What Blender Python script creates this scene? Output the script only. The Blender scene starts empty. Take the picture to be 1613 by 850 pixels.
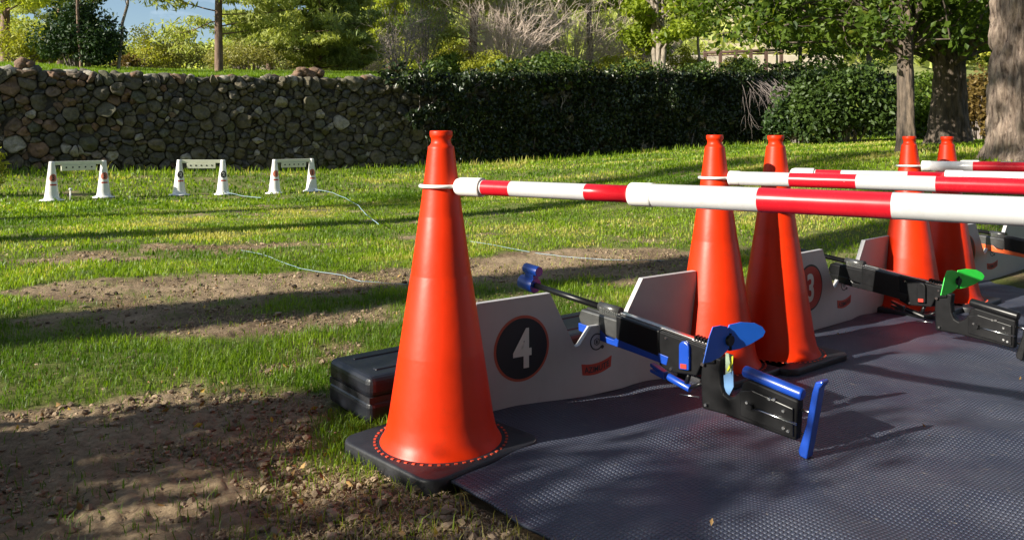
import bpy, bmesh, math, random
import numpy as np
from mathutils import Vector, Matrix
R = math.radians
rng = np.random.default_rng(7); random.seed(7)
S = bpy.context.scene
COL = S.collection

# ---------------------------------------------------------------- camera, sky, sun, exposure
CAMZ = .93
cam_d = bpy.data.cameras.new("camera"); cam = bpy.data.objects.new("camera", cam_d); COL.objects.link(cam)
cam.location = (0, 0, CAMZ); cam.rotation_euler = (R(90), 0, 0)
cam_d.sensor_width = 36; cam_d.lens = 36 * 1200 / 1613.0
cam_d.shift_y = -200 / 1613.0
cam_d.clip_start = .05; cam_d.clip_end = 3000
S.camera = cam
SUN_EL, SAZ = R(24), (-.88, -.475)              # the sun stands low, to the left and a little behind the viewer
w = bpy.data.worlds.new("World"); S.world = w; w.use_nodes = True
nt = w.node_tree; bg = nt.nodes['Background']
sky = nt.nodes.new('ShaderNodeTexSky'); sky.sky_type = 'NISHITA'; sky.sun_disc = False
sky.sun_elevation = SUN_EL; sky.sun_rotation = math.atan2(SAZ[0], SAZ[1]) % (2 * math.pi)
sky.dust_density = .3; sky.ozone_density = 1.6
wtc = nt.nodes.new('ShaderNodeTexCoord'); wmp = nt.nodes.new('ShaderNodeMapping'); wmp.inputs['Scale'].default_value = (1, 1, 3.2)
wn = nt.nodes.new('ShaderNodeTexNoise'); wn.inputs['Scale'].default_value = 3.2; wn.inputs['Detail'].default_value = 9; wn.inputs['Roughness'].default_value = .62
wr = nt.nodes.new('ShaderNodeMapRange'); wr.inputs[1].default_value = .46; wr.inputs[2].default_value = .76; wr.inputs[3].default_value = .0; wr.inputs[4].default_value = .55
wm = nt.nodes.new('ShaderNodeMix'); wm.data_type = 'RGBA'; wm.inputs['B'].default_value = (14, 15, 17, 1)      # thin high cloud
nt.links.new(wtc.outputs['Generated'], wmp.inputs[0]); nt.links.new(wmp.outputs[0], wn.inputs['Vector']); nt.links.new(wn.outputs['Fac'], wr.inputs[0])
nt.links.new(wr.outputs[0], wm.inputs['Factor']); nt.links.new(sky.outputs[0], wm.inputs['A'])
nt.links.new(wm.outputs['Result'], bg.inputs[0]); bg.inputs[1].default_value = .068
sl = bpy.data.lights.new("sun", 'SUN'); sl.energy = 5.0; sl.angle = R(.5); sl.color = (1, .94, .81)
so = bpy.data.objects.new("sun", sl); COL.objects.link(so)
sd = Vector((SAZ[0] * math.cos(SUN_EL), SAZ[1] * math.cos(SUN_EL), math.sin(SUN_EL))).normalized()
so.rotation_euler = sd.to_track_quat('Z', 'Y').to_euler(); so.location = (-20, -10, 12)
S.view_settings.view_transform = 'Standard'; S.view_settings.look = 'None'
S.view_settings.exposure = 1.02; S.view_settings.gamma = 1
S.render.engine = 'CYCLES'

# ---------------------------------------------------------------- helpers
def tag(o, label=None, cat=None, group=None, kind=None):
    if label: o['label'] = label
    if cat: o['category'] = cat
    if group: o['group'] = group
    if kind: o['kind'] = kind
    return o
def empty(name, loc=(0, 0, 0), rz=0, label=None, cat=None, group=None):
    o = bpy.data.objects.new(name, None); COL.objects.link(o); o.location = loc; o.rotation_euler = (0, 0, rz)
    o.empty_display_size = .1
    return tag(o, label, cat, group)
def link_mesh(name, me, mats, parent=None, smooth=True):
    if not isinstance(mats, (list, tuple)): mats = [mats]
    for m in mats: me.materials.append(m)
    if smooth: me.shade_smooth()
    o = bpy.data.objects.new(name, me); COL.objects.link(o)
    if parent: o.parent = parent
    return o
def np_mesh(name, V, F, mats, parent=None, smooth=False, attrs=None, mi=None):
    """V (n,3); F (m,k) one face size, or list of arrays"""
    Fs = F if isinstance(F, list) else [F]
    me = bpy.data.meshes.new(name)
    V = np.asarray(V, np.float32)
    me.vertices.add(len(V)); me.vertices.foreach_set('co', V.ravel())
    loops = np.concatenate([np.asarray(f).ravel() for f in Fs]).astype(np.int32)
    tot = np.concatenate([np.full(len(f), np.asarray(f).shape[1]) for f in Fs]).astype(np.int32)
    me.loops.add(len(loops)); me.loops.foreach_set('vertex_index', loops)
    st = np.concatenate([[0], np.cumsum(tot)[:-1]]).astype(np.int32)
    me.polygons.add(len(tot)); me.polygons.foreach_set('loop_start', st); me.polygons.foreach_set('loop_total', tot)
    if mi is not None: me.polygons.foreach_set('material_index', np.asarray(mi, np.int32))
    for k, a in (attrs or {}).items():
        at = me.attributes.new(k, 'FLOAT', 'POINT'); at.data.foreach_set('value', np.asarray(a, np.float32))
    me.update(calc_edges=True); me.validate()
    return link_mesh(name, me, mats, parent, smooth)
def bm_obj(name, bm, mats, parent=None, smooth=False, bevel=0, seg=2):
    bmesh.ops.recalc_face_normals(bm, faces=bm.faces)
    me = bpy.data.meshes.new(name); bm.to_mesh(me); bm.free()
    o = link_mesh(name, me, mats, parent, smooth)
    if bevel:
        b = o.modifiers.new('bevel', 'BEVEL'); b.width = bevel; b.segments = seg; b.limit_method = 'ANGLE'; b.angle_limit = R(35)
        b.harden_normals = False
    return o
def box(bm, x0, x1, y0, y1, z0, z1, mi=0):
    vs = [bm.verts.new((x, y, z)) for x in (x0, x1) for y in (y0, y1) for z in (z0, z1)]
    for f in ((0, 1, 3, 2), (4, 6, 7, 5), (0, 4, 5, 1), (2, 3, 7, 6), (0, 2, 6, 4), (1, 5, 7, 3)):
        fc = bm.faces.new([vs[i] for i in f]); fc.material_index = mi
def prism(bm, pts, w0, w1, f=lambda a, b, w: (a, w, b), mi=0):
    """polygon pts (a,b) swept from w0 to w1"""
    A = [bm.verts.new(f(a, b, w0)) for a, b in pts]; B = [bm.verts.new(f(a, b, w1)) for a, b in pts]
    n = len(pts)
    bm.faces.new(A).material_index = mi; bm.faces.new(B[::-1]).material_index = mi
    for i in range(n):
        bm.faces.new((A[i], B[i], B[(i + 1) % n], A[(i + 1) % n])).material_index = mi
def tube(bm, p0, p1, r0, r1=None, n=16, mi=0, cap=True):
    r1 = r0 if r1 is None else r1
    p0 = Vector(p0); p1 = Vector(p1); d = (p1 - p0).normalized()
    u = d.orthogonal().normalized(); v = d.cross(u)
    A, B = [], []
    for i in range(n):
        c = math.cos(2 * math.pi * i / n) * u + math.sin(2 * math.pi * i / n) * v
        A.append(bm.verts.new(p0 + c * r0)); B.append(bm.verts.new(p1 + c * r1))
    for i in range(n):
        f = bm.faces.new((A[i], A[(i + 1) % n], B[(i + 1) % n], B[i])); f.material_index = mi; f.smooth = True
    if cap:
        bm.faces.new(A[::-1]).material_index = mi; bm.faces.new(B).material_index = mi
def lathe(name, prof, mat, parent, n=64, smooth=True, cap=False):
    a = np.linspace(0, 2 * np.pi, n, endpoint=False)
    V = np.array([[r * np.cos(t), r * np.sin(t), z] for r, z in prof for t in a])
    k = len(prof); F = [(i * n + j, i * n + (j + 1) % n, (i + 1) * n + (j + 1) % n, (i + 1) * n + j) for i in range(k - 1) for j in range(n)]
    Fs = [np.array(F)]
    if cap:
        Fs.append(np.array([[(k - 1) * n + j for j in range(n)]]))
    return np_mesh(name, V, Fs, mat, parent, smooth)
def copy_tree(o, parent=None):
    c = o.copy(); COL.objects.link(c); c.parent = parent
    for ch in [x for x in o.children]: copy_tree(ch, c)
    return c

def vnoise(x, y, seed=0, z=None):
    """smooth value noise, range 0..1"""
    def h(i, j, k):
        n = (i * 374761393 + j * 668265263 + k * 2147483647 + seed * 1274126177) & 0xffffffff
        n = ((n ^ (n >> 13)) * 1274126177) & 0xffffffff
        return ((n ^ (n >> 16)) & 0xffff) / 65535.0
    x = np.asarray(x, float); y = np.asarray(y, float)
    z = np.zeros_like(x) if z is None else np.asarray(z, float)
    i, j, k = np.floor(x).astype(np.int64), np.floor(y).astype(np.int64), np.floor(z).astype(np.int64)
    fx, fy, fz = x - i, y - j, z - k
    fx, fy, fz = [t * t * (3 - 2 * t) for t in (fx, fy, fz)]
    r = 0
    for a in (0, 1):
        for b in (0, 1):
            for c in (0, 1):
                r = r + h(i + a, j + b, k + c) * (fx if a else 1 - fx) * (fy if b else 1 - fy) * (fz if c else 1 - fz)
    return r
def fbm(x, y, seed=0, o=4, z=None):
    s, a, t = 0, .5, 0
    for q in range(o):
        s = s + a * vnoise(np.asarray(x) * 2 ** q, np.asarray(y) * 2 ** q, seed + q, None if z is None else np.asarray(z) * 2 ** q); t += a; a *= .5
    return s / t
def sstep(a, b, x):
    t = np.clip((x - a) / (b - a), 0, 1); return t * t * (3 - 2 * t)

# ---------------------------------------------------------------- materials
def mat(name, col, rough=.6, metal=0, var=0, scale=8, bump=0, bscale=60, spec=.5, coat=0, dirt=None):
    m = bpy.data.materials.new(name); m.use_nodes = True; t = m.node_tree; p = t.nodes['Principled BSDF']
    p.inputs['Base Color'].default_value = (*col, 1); p.inputs['Roughness'].default_value = rough
    p.inputs['Metallic'].default_value = metal; p.inputs['Specular IOR Level'].default_value = spec
    if coat: p.inputs['Coat Weight'].default_value = coat; p.inputs['Coat Roughness'].default_value = .15
    tc = t.nodes.new('ShaderNodeTexCoord')
    if var or dirt:
        n = t.nodes.new('ShaderNodeTexNoise'); n.inputs['Scale'].default_value = scale; n.inputs['Detail'].default_value = 6; n.inputs['Roughness'].default_value = .65
        t.links.new(tc.outputs['Object'], n.inputs['Vector'])
        cr = t.nodes.new('ShaderNodeValToRGB'); e = cr.color_ramp.elements
        e[0].position = .3; e[1].position = .7
        e[0].color = (*[c * (1 - var) for c in col], 1); e[1].color = (*[min(1, c * (1 + var)) for c in col], 1)
        t.links.new(n.outputs['Fac'], cr.inputs['Fac'])
        out = cr.outputs['Color']
        if dirt:
            n2 = t.nodes.new('ShaderNodeTexNoise'); n2.inputs['Scale'].default_value = scale * 2.7; n2.inputs['Detail'].default_value = 8; n2.inputs['Roughness'].default_value = .8
            t.links.new(tc.outputs['Object'], n2.inputs['Vector'])
            mr = t.nodes.new('ShaderNodeMapRange'); mr.inputs[1].default_value = .56; mr.inputs[2].default_value = .74; mr.inputs[4].default_value = dirt[1]
            t.links.new(n2.outputs['Fac'], mr.inputs[0])
            mx = t.nodes.new('ShaderNodeMix'); mx.data_type = 'RGBA'; mx.inputs['B'].default_value = (*dirt[0], 1)
            t.links.new(mr.outputs[0], mx.inputs['Factor']); t.links.new(out, mx.inputs['A']); out = mx.outputs['Result']
        t.links.new(out, p.inputs['Base Color'])
        rr = t.nodes.new('ShaderNodeMapRange'); rr.inputs[3].default_value = max(.02, rough - .1); rr.inputs[4].default_value = min(1, rough + .12)
        t.links.new(n.outputs['Fac'], rr.inputs[0]); t.links.new(rr.outputs[0], p.inputs['Roughness'])
    if bump:
        b = t.nodes.new('ShaderNodeBump'); b.inputs['Strength'].default_value = 1; b.inputs['Distance'].default_value = bump
        n = t.nodes.new('ShaderNodeTexNoise'); n.inputs['Scale'].default_value = bscale; n.inputs['Detail'].default_value = 5
        t.links.new(tc.outputs['Object'], n.inputs['Vector']); t.links.new(n.outputs['Fac'], b.inputs['Height'])
        t.links.new(b.outputs[0], p.inputs['Normal'])
    return m
def leaf_mat(name, c0, c1, c2=None, trans=.45, rough=.5, spec=.35):
    """leaf colour runs c0->c1 by the per-leaf attribute var"""
    m = bpy.data.materials.new(name); m.use_nodes = True; t = m.node_tree; p = t.nodes['Principled BSDF']
    a = t.nodes.new('ShaderNodeAttribute'); a.attribute_name = 'var'
    cr = t.nodes.new('ShaderNodeValToRGB'); e = cr.color_ramp.elements
    e[0].color = (*c0, 1); e[1].color = (*c1, 1)
    if c2: x = cr.color_ramp.elements.new(.93); x.color = (*c1, 1); e[-1].color = (*c2, 1)
    t.links.new(a.outputs['Fac'], cr.inputs['Fac']); t.links.new(cr.outputs[0], p.inputs['Base Color'])
    p.inputs['Roughness'].default_value = rough; p.inputs['Specular IOR Level'].default_value = spec
    tr = t.nodes.new('ShaderNodeBsdfTranslucent'); mx = t.nodes.new('ShaderNodeMixShader'); mx.inputs[0].default_value = trans
    g = t.nodes.new('ShaderNodeMix'); g.data_type = 'RGBA'; g.blend_type = 'MULTIPLY'; g.inputs['Factor'].default_value = 1
    g.inputs['B'].default_value = (1.0, 1.0, .45, 1)
    t.links.new(cr.outputs[0], g.inputs['A']); t.links.new(g.outputs['Result'], tr.inputs[0])
    t.links.new(p.outputs[0], mx.inputs[1]); t.links.new(tr.outputs[0], mx.inputs[2])
    t.links.new(mx.outputs[0], t.nodes['Material Output'].inputs[0])
    return m
def stone_mat():
    m = bpy.data.materials.new('wall_stone'); m.use_nodes = True; t = m.node_tree; p = t.nodes['Principled BSDF']
    a = t.nodes.new('ShaderNodeAttribute'); a.attribute_name = 'var'
    cr = t.nodes.new('ShaderNodeValToRGB'); e = cr.color_ramp.elements
    e[0].color = (.06, .057, .048, 1); e[1].color = (.30, .27, .22, 1)
    for pos, c in ((.3, (.11, .092, .06)), (.5, (.08, .08, .048)), (.68, (.17, .10, .062)), (.82, (.125, .08, .052)), (.9, (.17, .15, .115))):
        x = cr.color_ramp.elements.new(pos); x.color = (*c, 1)
    t.links.new(a.outputs['Fac'], cr.inputs['Fac'])
    tc = t.nodes.new('ShaderNodeTexCoord')
    n = t.nodes.new('ShaderNodeTexNoise'); n.inputs['Scale'].default_value = 9; n.inputs['Detail'].default_value = 8; n.inputs['Roughness'].default_value = .7
    t.links.new(tc.outputs['Object'], n.inputs['Vector'])
    mr = t.nodes.new('ShaderNodeMapRange'); mr.inputs[1].default_value = .3; mr.inputs[2].default_value = .7; mr.inputs[3].default_value = .5; mr.inputs[4].default_value = 1.7
    t.links.new(n.outputs['Fac'], mr.inputs[0])
    mu = t.nodes.new('ShaderNodeVectorMath'); mu.operation = 'SCALE'; t.links.new(cr.outputs[0], mu.inputs[0]); t.links.new(mr.outputs[0], mu.inputs['Scale'])
    t.links.new(mu.outputs[0], p.inputs['Base Color']); p.inputs['Roughness'].default_value = .9
    b = t.nodes.new('ShaderNodeBump'); b.inputs['Distance'].default_value = .03; t.links.new(n.outputs['Fac'], b.inputs['Height']); t.links.new(b.outputs[0], p.inputs['Normal'])
    return m
def bark_mat(name, c0, c1, sx=9, bump=.02):
    m = bpy.data.materials.new(name); m.use_nodes = True; t = m.node_tree; p = t.nodes['Principled BSDF']
    tc = t.nodes.new('ShaderNodeTexCoord'); mp = t.nodes.new('ShaderNodeMapping'); mp.inputs['Scale'].default_value = (sx, sx, sx * .22)
    t.links.new(tc.outputs['Object'], mp.inputs[0])
    n = t.nodes.new('ShaderNodeTexNoise'); n.inputs['Scale'].default_value = 1.6; n.inputs['Detail'].default_value = 9; n.inputs['Roughness'].default_value = .7; n.inputs['Distortion'].default_value = .5
    t.links.new(mp.outputs[0], n.inputs['Vector'])
    cr = t.nodes.new('ShaderNodeValToRGB'); e = cr.color_ramp.elements; e[0].position = .36; e[1].position = .62
    e[0].color = (*c0, 1); e[1].color = (*c1, 1); t.links.new(n.outputs['Fac'], cr.inputs['Fac']); t.links.new(cr.outputs[0], p.inputs['Base Color'])
    b = t.nodes.new('ShaderNodeBump'); b.inputs['Distance'].default_value = bump; t.links.new(n.outputs['Fac'], b.inputs['Height']); t.links.new(b.outputs[0], p.inputs['Normal'])
    p.inputs['Roughness'].default_value = .92
    return m
M = {}
M['cone'] = mat('orange_plastic', (.66, .028, .002), .42, var=.10, scale=5, spec=.28, dirt=((.42, .035, .012), .6), bump=.0007, bscale=26)
M['rubber'] = mat('black_rubber', (.014, .014, .018), .5, var=.3, scale=20, bump=.0008, bscale=150, dirt=((.09, .075, .06), .3))
M['stud'] = mat('stud_orange', (.6, .07, .03), .45)
M['white_plastic'] = mat('white_plastic', (.76, .75, .72), .35, var=.05, scale=12, dirt=((.45, .42, .36), .3))
M['red_band'] = mat('red_band', (.50, .008, .018), .26, var=.10, scale=9, dirt=((.28, .03, .03), .55))
M['white_band'] = mat('white_band', (.50, .50, .51), .25, var=.05, scale=9, dirt=((.34, .31, .27), .45))
M['board'] = mat('painted_board', (.45, .435, .44), .5, var=.06, scale=7, dirt=((.30, .27, .23), .4))
M['black'] = mat('black_print', (.010, .010, .011), .45)
M['roundel_red'] = mat('red_print', (.45, .035, .02), .45)
M['roundel_rim'] = mat('rust_print', (.42, .08, .04), .45)
M['faded_red'] = mat('faded_red', (.50, .15, .09), .5, var=.2, scale=30)
M['banner'] = mat('banner_print', (.45, .05, .03), .5)
M['digit'] = mat('digit_print', (.70, .68, .62), .5)
M['ink'] = mat('ink_print', (.03, .03, .035), .5)
M['gun_black'] = mat('gun_black', (.006, .006, .007), .34, var=.2, scale=30, spec=.35)
M['gun_matte'] = mat('gun_matte', (.007, .007, .008), .5, var=.2, scale=30, spec=.15)
M['gun_grey'] = mat('gun_grey', (.10, .10, .10), .35, metal=.6, var=.15, scale=30)
M['steel'] = mat('steel', (.55, .55, .55), .25, metal=1)
M['blue'] = mat('blue_anodised', (.006, .05, .34), .34, var=.08, scale=20, coat=.3)
M['blue_light'] = mat('blue_plastic', (.008, .12, .62), .42, var=.06, scale=20)
M['green'] = mat('green_plastic', (.03, .60, .06), .38, var=.06, scale=20)
M['orange'] = mat('orange_part', (.75, .12, .03), .38, var=.06, scale=20)
M['yellow'] = mat('yellow_part', (.70, .72, .05), .4)
M['pale_blue'] = mat('pale_blue_part', (.12, .24, .45), .4); M['plate'] = mat('plate_part', (.28, .36, .26), .4)
M['case'] = mat('case_plastic', (.007, .008, .013), .42, var=.2, scale=14, bump=.0006, bscale=220, dirt=((.07, .06, .05), .15))
M['bull'] = mat('bullseye', (.01, .01, .01), .6)
M['panel'] = mat('target_panel', (.74, .74, .58), .5, var=.05, scale=12)
M['cord'] = mat('cord', (.30, .42, .50), .5)
M['wood_dark'] = mat('dark_wood', (.10, .055, .04), .7, var=.3, scale=6)
M['stucco'] = mat('pale_stucco', (.55, .47, .36), .9, var=.15, scale=2, bump=.01, bscale=9)
M['stone'] = stone_mat()
M['mortar'] = mat('wall_earth', (.045, .038, .028), .95, var=.4, scale=5, bump=.03, bscale=12)
M['bark_big'] = bark_mat('bark_big', (.075, .048, .036), (.42, .32, .25), 13, .045)
M['bark'] = bark_mat('bark', (.035, .028, .022), (.16, .12, .09), 8, .02)
M['bark_mid'] = bark_mat('bark_mid', (.03, .023, .018), (.19, .14, .10), 8, .02)
M['bark_pine'] = bark_mat('bark_pine', (.09, .055, .04), (.26, .17, .12), 6, .02)
M['bark_pale'] = bark_mat('bark_pale', (.10, .08, .06), (.38, .32, .26), 8, .02)
M['twig'] = mat('twig_wood', (.55, .44, .37), .85, var=.3, scale=2)
M['twig_dark'] = mat('twig_wood_dark', (.25, .205, .185), .85, var=.3, scale=2)
M['L_oak'] = leaf_mat('leaf_oak', (.12, .19, .012), (.42, .50, .045), (.58, .54, .08), trans=.55)
M['L_dark'] = leaf_mat('leaf_dark', (.012, .030, .010), (.05, .095, .02), trans=.25)
M['L_darkmid'] = leaf_mat('leaf_darkmid', (.014, .03, .008), (.085, .14, .022), (.2, .24, .05), trans=.3)
M['L_mid'] = leaf_mat('leaf_mid', (.035, .075, .010), (.17, .25, .03), (.28, .31, .04), trans=.5)
M['L_yellow'] = leaf_mat('leaf_yellow', (.24, .26, .02), (.50, .50, .07), (.52, .42, .06))
M['L_pine'] = leaf_mat('needle_pine', (.23, .28, .06), (.58, .62, .20), trans=.5, rough=.6)
M['L_pine_blue'] = leaf_mat('needle_blue', (.14, .20, .075), (.42, .50, .20), trans=.45, rough=.6)
M['L_lime'] = leaf_mat('needle_lime', (.36, .42, .03), (.60, .64, .09), trans=.5)
M['L_orange'] = leaf_mat('leaf_orange', (.10, .06, .02), (.26, .18, .05), trans=.4)
M['L_wood'] = leaf_mat('leaf_wood', (.24, .29, .06), (.60, .64, .18), trans=.5)
M['L_ivy'] = leaf_mat('leaf_ivy', (.010, .018, .006), (.035, .055, .018), (.10, .10, .05), trans=.1, rough=.35)
M['L_olive'] = leaf_mat('leaf_olive', (.18, .18, .05), (.42, .40, .13), (.5, .4, .17), trans=.45)
M['grass'] = leaf_mat('grass_blade', (.09, .18, .010), (.32, .46, .025), (.56, .52, .14), trans=.55, rough=.45)
M['straw'] = leaf_mat('straw', (.30, .21, .10), (.66, .52, .30), trans=.2, rough=.7)
M['litter'] = leaf_mat('leaf_litter', (.16, .08, .03), (.40, .24, .08), (.75, .55, .05), trans=.2, rough=.6)
M['pebble'] = leaf_mat('pebble', (.10, .068, .042), (.34, .25, .165), trans=0, rough=.9)

# ---------------------------------------------------------------- the lie of the land
WP, WD = np.array([-10.75, 16.0]), np.array([.8660, .5]); WD = np.array([21.15, 12.4]) / np.hypot(21.15, 12.4)
WN = np.array([-WD[1], WD[0]])                       # points behind the wall
def uq(x, y):
    return (x - WP[0]) * WD[0] + (y - WP[1]) * WD[1], (x - WP[0]) * WN[0] + (y - WP[1]) * WN[1]
CP = np.array([(0,0,0),(-1,2,0),(0,2.5,0),(1,3,0),(2.3,4.3,0),(3.5,3,0),(3,5,.02),(-3,4,0),(-5,7.5,0),(-1,9,0),(-7,12.5,0),(-5.5,13.5,0),
 (-4,14.3,0),(-10.75,15.9,.36),(-13,12,.15),(-2.85,20.5,.27),(4,24.5,.62),(10.4,28.2,1.0),(7.2,10.4,.70),(8,15,.84),(6,12,.70),(3,10,.25),
 (5,7,.33),(0,14,.08),(4,16,.5),(-12,5,0),(12,6,.8),(14,20,1.0),(-4,-6,0),(6,-6,0),(14,-4,.3),(-20,14,.4),(20,30,1.2)])
def tpsk(r2): return np.where(r2 > 1e-12, .5 * r2 * np.log(np.maximum(r2, 1e-12)), 0)
_n = len(CP); _K = tpsk(((CP[:, None, :2] - CP[None, :, :2]) ** 2).sum(-1)) + np.eye(_n) * .5
_P = np.c_[np.ones(_n), CP[:, :2]]
_A = np.block([[_K, _P], [_P.T, np.zeros((3, 3))]])
_w = np.linalg.solve(_A, np.r_[CP[:, 2], 0, 0, 0])
def lawn(x, y):
    x = np.clip(np.asarray(x, float), -25, 25); y = np.clip(np.asarray(y, float), -12, 34)
    sh = x.shape; p = np.c_[x.ravel(), y.ravel()]
    z = _w[_n] + p @ _w[_n + 1:]
    for i in range(_n):
        z = z + _w[i] * tpsk(((p - CP[i, :2]) ** 2).sum(1))
    z = z.reshape(sh)
    near = np.exp(-((x - 1.2) ** 2 + (y - 3) ** 2) / 9)        # flat under the range itself
    return z * (1 - near)
def walltop(u):
    return np.interp(u, [-20, 0, 3.5, 9.3, 24.6, 40], [2.35, 2.47, 2.47, 2.66, 3.38, 4.0])
PR_X = [-2000, -300, 0, 60, 120, 200, 330, 430, 520, 560, 650, 900, 1300, 1700, 3500]
PR_Y = [20, 40, 45, 60, 85, 92, 88, 60, 25, 2, -50, -120, -140, -100, -100]
def ground_z(x, y):
    x = np.asarray(x, float); y = np.asarray(y, float)
    u, q = uq(x, y)
    zl = lawn(x, y)
    zt = walltop(u) - .06 + np.clip(q, 0, 9) * .105 + np.clip(q - 9, 0, 400) * .02
    px = 806.5 + 1200 * x / np.maximum(y, 5)
    ridge = np.interp(px, PR_X, PR_Y)
    hz = (225 - ridge) / 1200 * 190
    t = sstep(45, 170, y) * (y > 40)
    zt = zt * (1 - t) + (CAMZ + hz + (y - 190) * .12) * t
    return np.where(q > .2, zt, zl)
def gz(x, y): return float(ground_z(np.array([x]), np.array([y]))[0])
def at(px, Y): return (px - 806.5) / 1200 * Y

def grassy(x, y):
    """0 bare soil .. 1 thick grass"""
    n = fbm(x * .9 + 3, y * 1.3, 11, 4); n2 = fbm(x * 4, y * 4, 31, 3)
    c = .72 + 0 * x
    def blob(cx, cy, rx, ry, a=0.0, s=1.0):
        ca, sa = math.cos(a), math.sin(a); dx, dy = x - cx, y - cy
        e = ((dx * ca + dy * sa) / rx) ** 2 + ((-dx * sa + dy * ca) / ry) ** 2
        return s * np.exp(-e * e)
    c = c - blob(-1.35, 2.25, .85, .50, .35, .95) - blob(-.75, 1.5, 1.4, .62, 0, .85) + blob(-.55, 2.6, .25, .4, 0, .30)
    c = c - blob(-2.9, 5.0, 1.6, .28, .25, .30) - blob(-1.2, 5.2, 1.35, .45, .3, .55) - blob(.4, 5.9, 1.1, .6, .3, .48)
    c = c - blob(-3.6, 6.2, 1.3, .32, .2, .25) - blob(-1.2, 3.95, 1.2, .25, .5, .30) - blob(-1.5, 7.2, 2.4, .2, .3, .25) + blob(-1.9, 3.3, 1.25, .42, .3, .5)
    c = c - blob(-3.5, 10.2, 2.6, .35, .1, .25) - blob(-1.8, 4.4, 1.2, .22, .4, .2) - blob(1.3, 4.2, 1.2, .35, .65, .4)
    far = sstep(5.5, 9, np.hypot(x, y))
    c = c + far * .12
    return np.clip(c + (n - .5) * (1.3 - .4 * far) + (n2 - .5) * .75, 0, 1)

# one ground sheet: polar grid about the viewer's feet, out past the horizon
nr_, na_ = 430, 760
rr = np.concatenate([np.geomspace(.6, 40, 360), np.geomspace(40, 600, nr_ - 360 + 1)[1:]])
# finer angular steps in front
ang = np.concatenate([np.linspace(R(35), R(145), 560, endpoint=False), np.linspace(R(145), R(395), 200, endpoint=False)])
AA, RR = np.meshgrid(ang, rr)
gx, gy = RR * np.cos(AA), RR * np.sin(AA)
gzv = ground_z(gx, gy)
nearm = 1 - sstep(9, 16, RR)
mat_d = np.zeros_like(gx)
soil = fbm(gx * 14, gy * 14, 5, 4) - .5; lump = fbm(gx * 2.2, gy * 2.2, 8, 3) - .5
_gr = grassy(gx, gy)
# keep clear under the mat and the cones
_mc = ((gx - (-.36)) * .774 + (gy - 2.25) * .633); _mt = (gx + .36) * .633 - (gy - 2.25) * .774   # along / across the firing line
flat = sstep(-.35, -.05, _mt + .25) * (1 - sstep(2.9, 3.4, _mt)) * sstep(-.5, -.15, _mc)
gzv = gzv + (soil * .022 + (fbm(gx * 40, gy * 40, 15, 2) - .5) * .018 * nearm + lump * .035 * nearm) * (1 - flat) * (1 - sstep(20, 40, RR)) - flat * .012
gV = np.c_[gx.ravel(), gy.ravel(), gzv.ravel()]
i_, j_ = np.meshgrid(np.arange(nr_ - 1), np.arange(na_), indexing='ij'); jn = (j_ + 1) % na_
gF = np.stack([i_ * na_ + j_, (i_ + 1) * na_ + j_, (i_ + 1) * na_ + jn, i_ * na_ + jn], -1).reshape(-1, 4)
uu, qq = uq(gx, gy)
dry = np.exp(-(((806.5 + 1200 * gx / np.maximum(gy, 5)) - 1190) / 150) ** 2) * sstep(50, 62, gy) * (gy > 0)
gm = bpy.data.materials.new('ground'); gm.use_nodes = True; t = gm.node_tree; p = t.nodes['Principled BSDF']
def N(t, k, **kw):
    n = t.nodes.new(k)
    for a, b in kw.items():
        if a in n.inputs: n.inputs[a].default_value = b
        else: setattr(n, a, b)
    return n
def mixc(t, f, a, b):
    mx = t.nodes.new('ShaderNodeMix'); mx.data_type = 'RGBA'
    for s, v in (('Factor', f), ('A', a), ('B', b)):
        if isinstance(v, tuple): mx.inputs[s].default_value = (*v, 1)
        elif isinstance(v, (int, float)): mx.inputs[s].default_value = v
        else: t.links.new(v, mx.inputs[s])
    return mx.outputs['Result']
tc = N(t, 'ShaderNodeTexCoord')
def noise(t, tc, sc, det=6, ro=.6):
    n = N(t, 'ShaderNodeTexNoise', Scale=sc, Detail=det, Roughness=ro); t.links.new(tc.outputs['Object'], n.inputs['Vector']); return n.outputs['Fac']
def ramp(t, f, p0, p1, c0=(0, 0, 0), c1=(1, 1, 1)):
    cr = t.nodes.new('ShaderNodeValToRGB'); e = cr.color_ramp.elements; e[0].position = p0; e[1].position = p1; e[0].color = (*c0, 1); e[1].color = (*c1, 1)
    t.links.new(f, cr.inputs['Fac']); return cr.outputs['Color']
n1 = noise(t, tc, 38, 12, .82); n2 = noise(t, tc, 1.3, 5); n3 = noise(t, tc, .12, 9, .7)
soilc = ramp(t, n1, .32, .68, (.085, .055, .033), (.32, .225, .14))
soilc = mixc(t, ramp(t, n2, .42, .6), soilc, ramp(t, n1, .3, .7, (.17, .112, .064), (.60, .45, .29)))
grc = ramp(t, n1, .3, .7, (.05, .085, .012), (.19, .24, .04))
at_g = N(t, 'ShaderNodeAttribute', attribute_name='grass'); at_d = N(t, 'ShaderNodeAttribute', attribute_name='dry'); at_h = N(t, 'ShaderNodeAttribute', attribute_name='hill')
gc = mixc(t, at_g.outputs['Fac'], soilc, grc)
hillc = ramp(t, n3, .38, .62, (.10, .13, .04), (.34, .36, .11))
gc = mixc(t, at_h.outputs['Fac'], gc, hillc)
gc = mixc(t, at_d.outputs['Fac'], gc, (.52, .43, .27))
t.links.new(gc, p.inputs['Base Color']); p.inputs['Roughness'].default_value = .95; p.inputs['Specular IOR Level'].default_value = .15
bp = N(t, 'ShaderNodeBump', Distance=.022, Strength=1.0); t.links.new(n1, bp.inputs['Height']); t.links.new(bp.outputs[0], p.inputs['Normal'])
gro = np_mesh('ground', gV, gF, gm, None, True, {'grass': sstep(.35, .65, _gr).ravel() * .8, 'dry': dry.ravel() * .9, 'hill': (sstep(42, 60, gy)).ravel()})
tag(gro, kind='structure')

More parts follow.
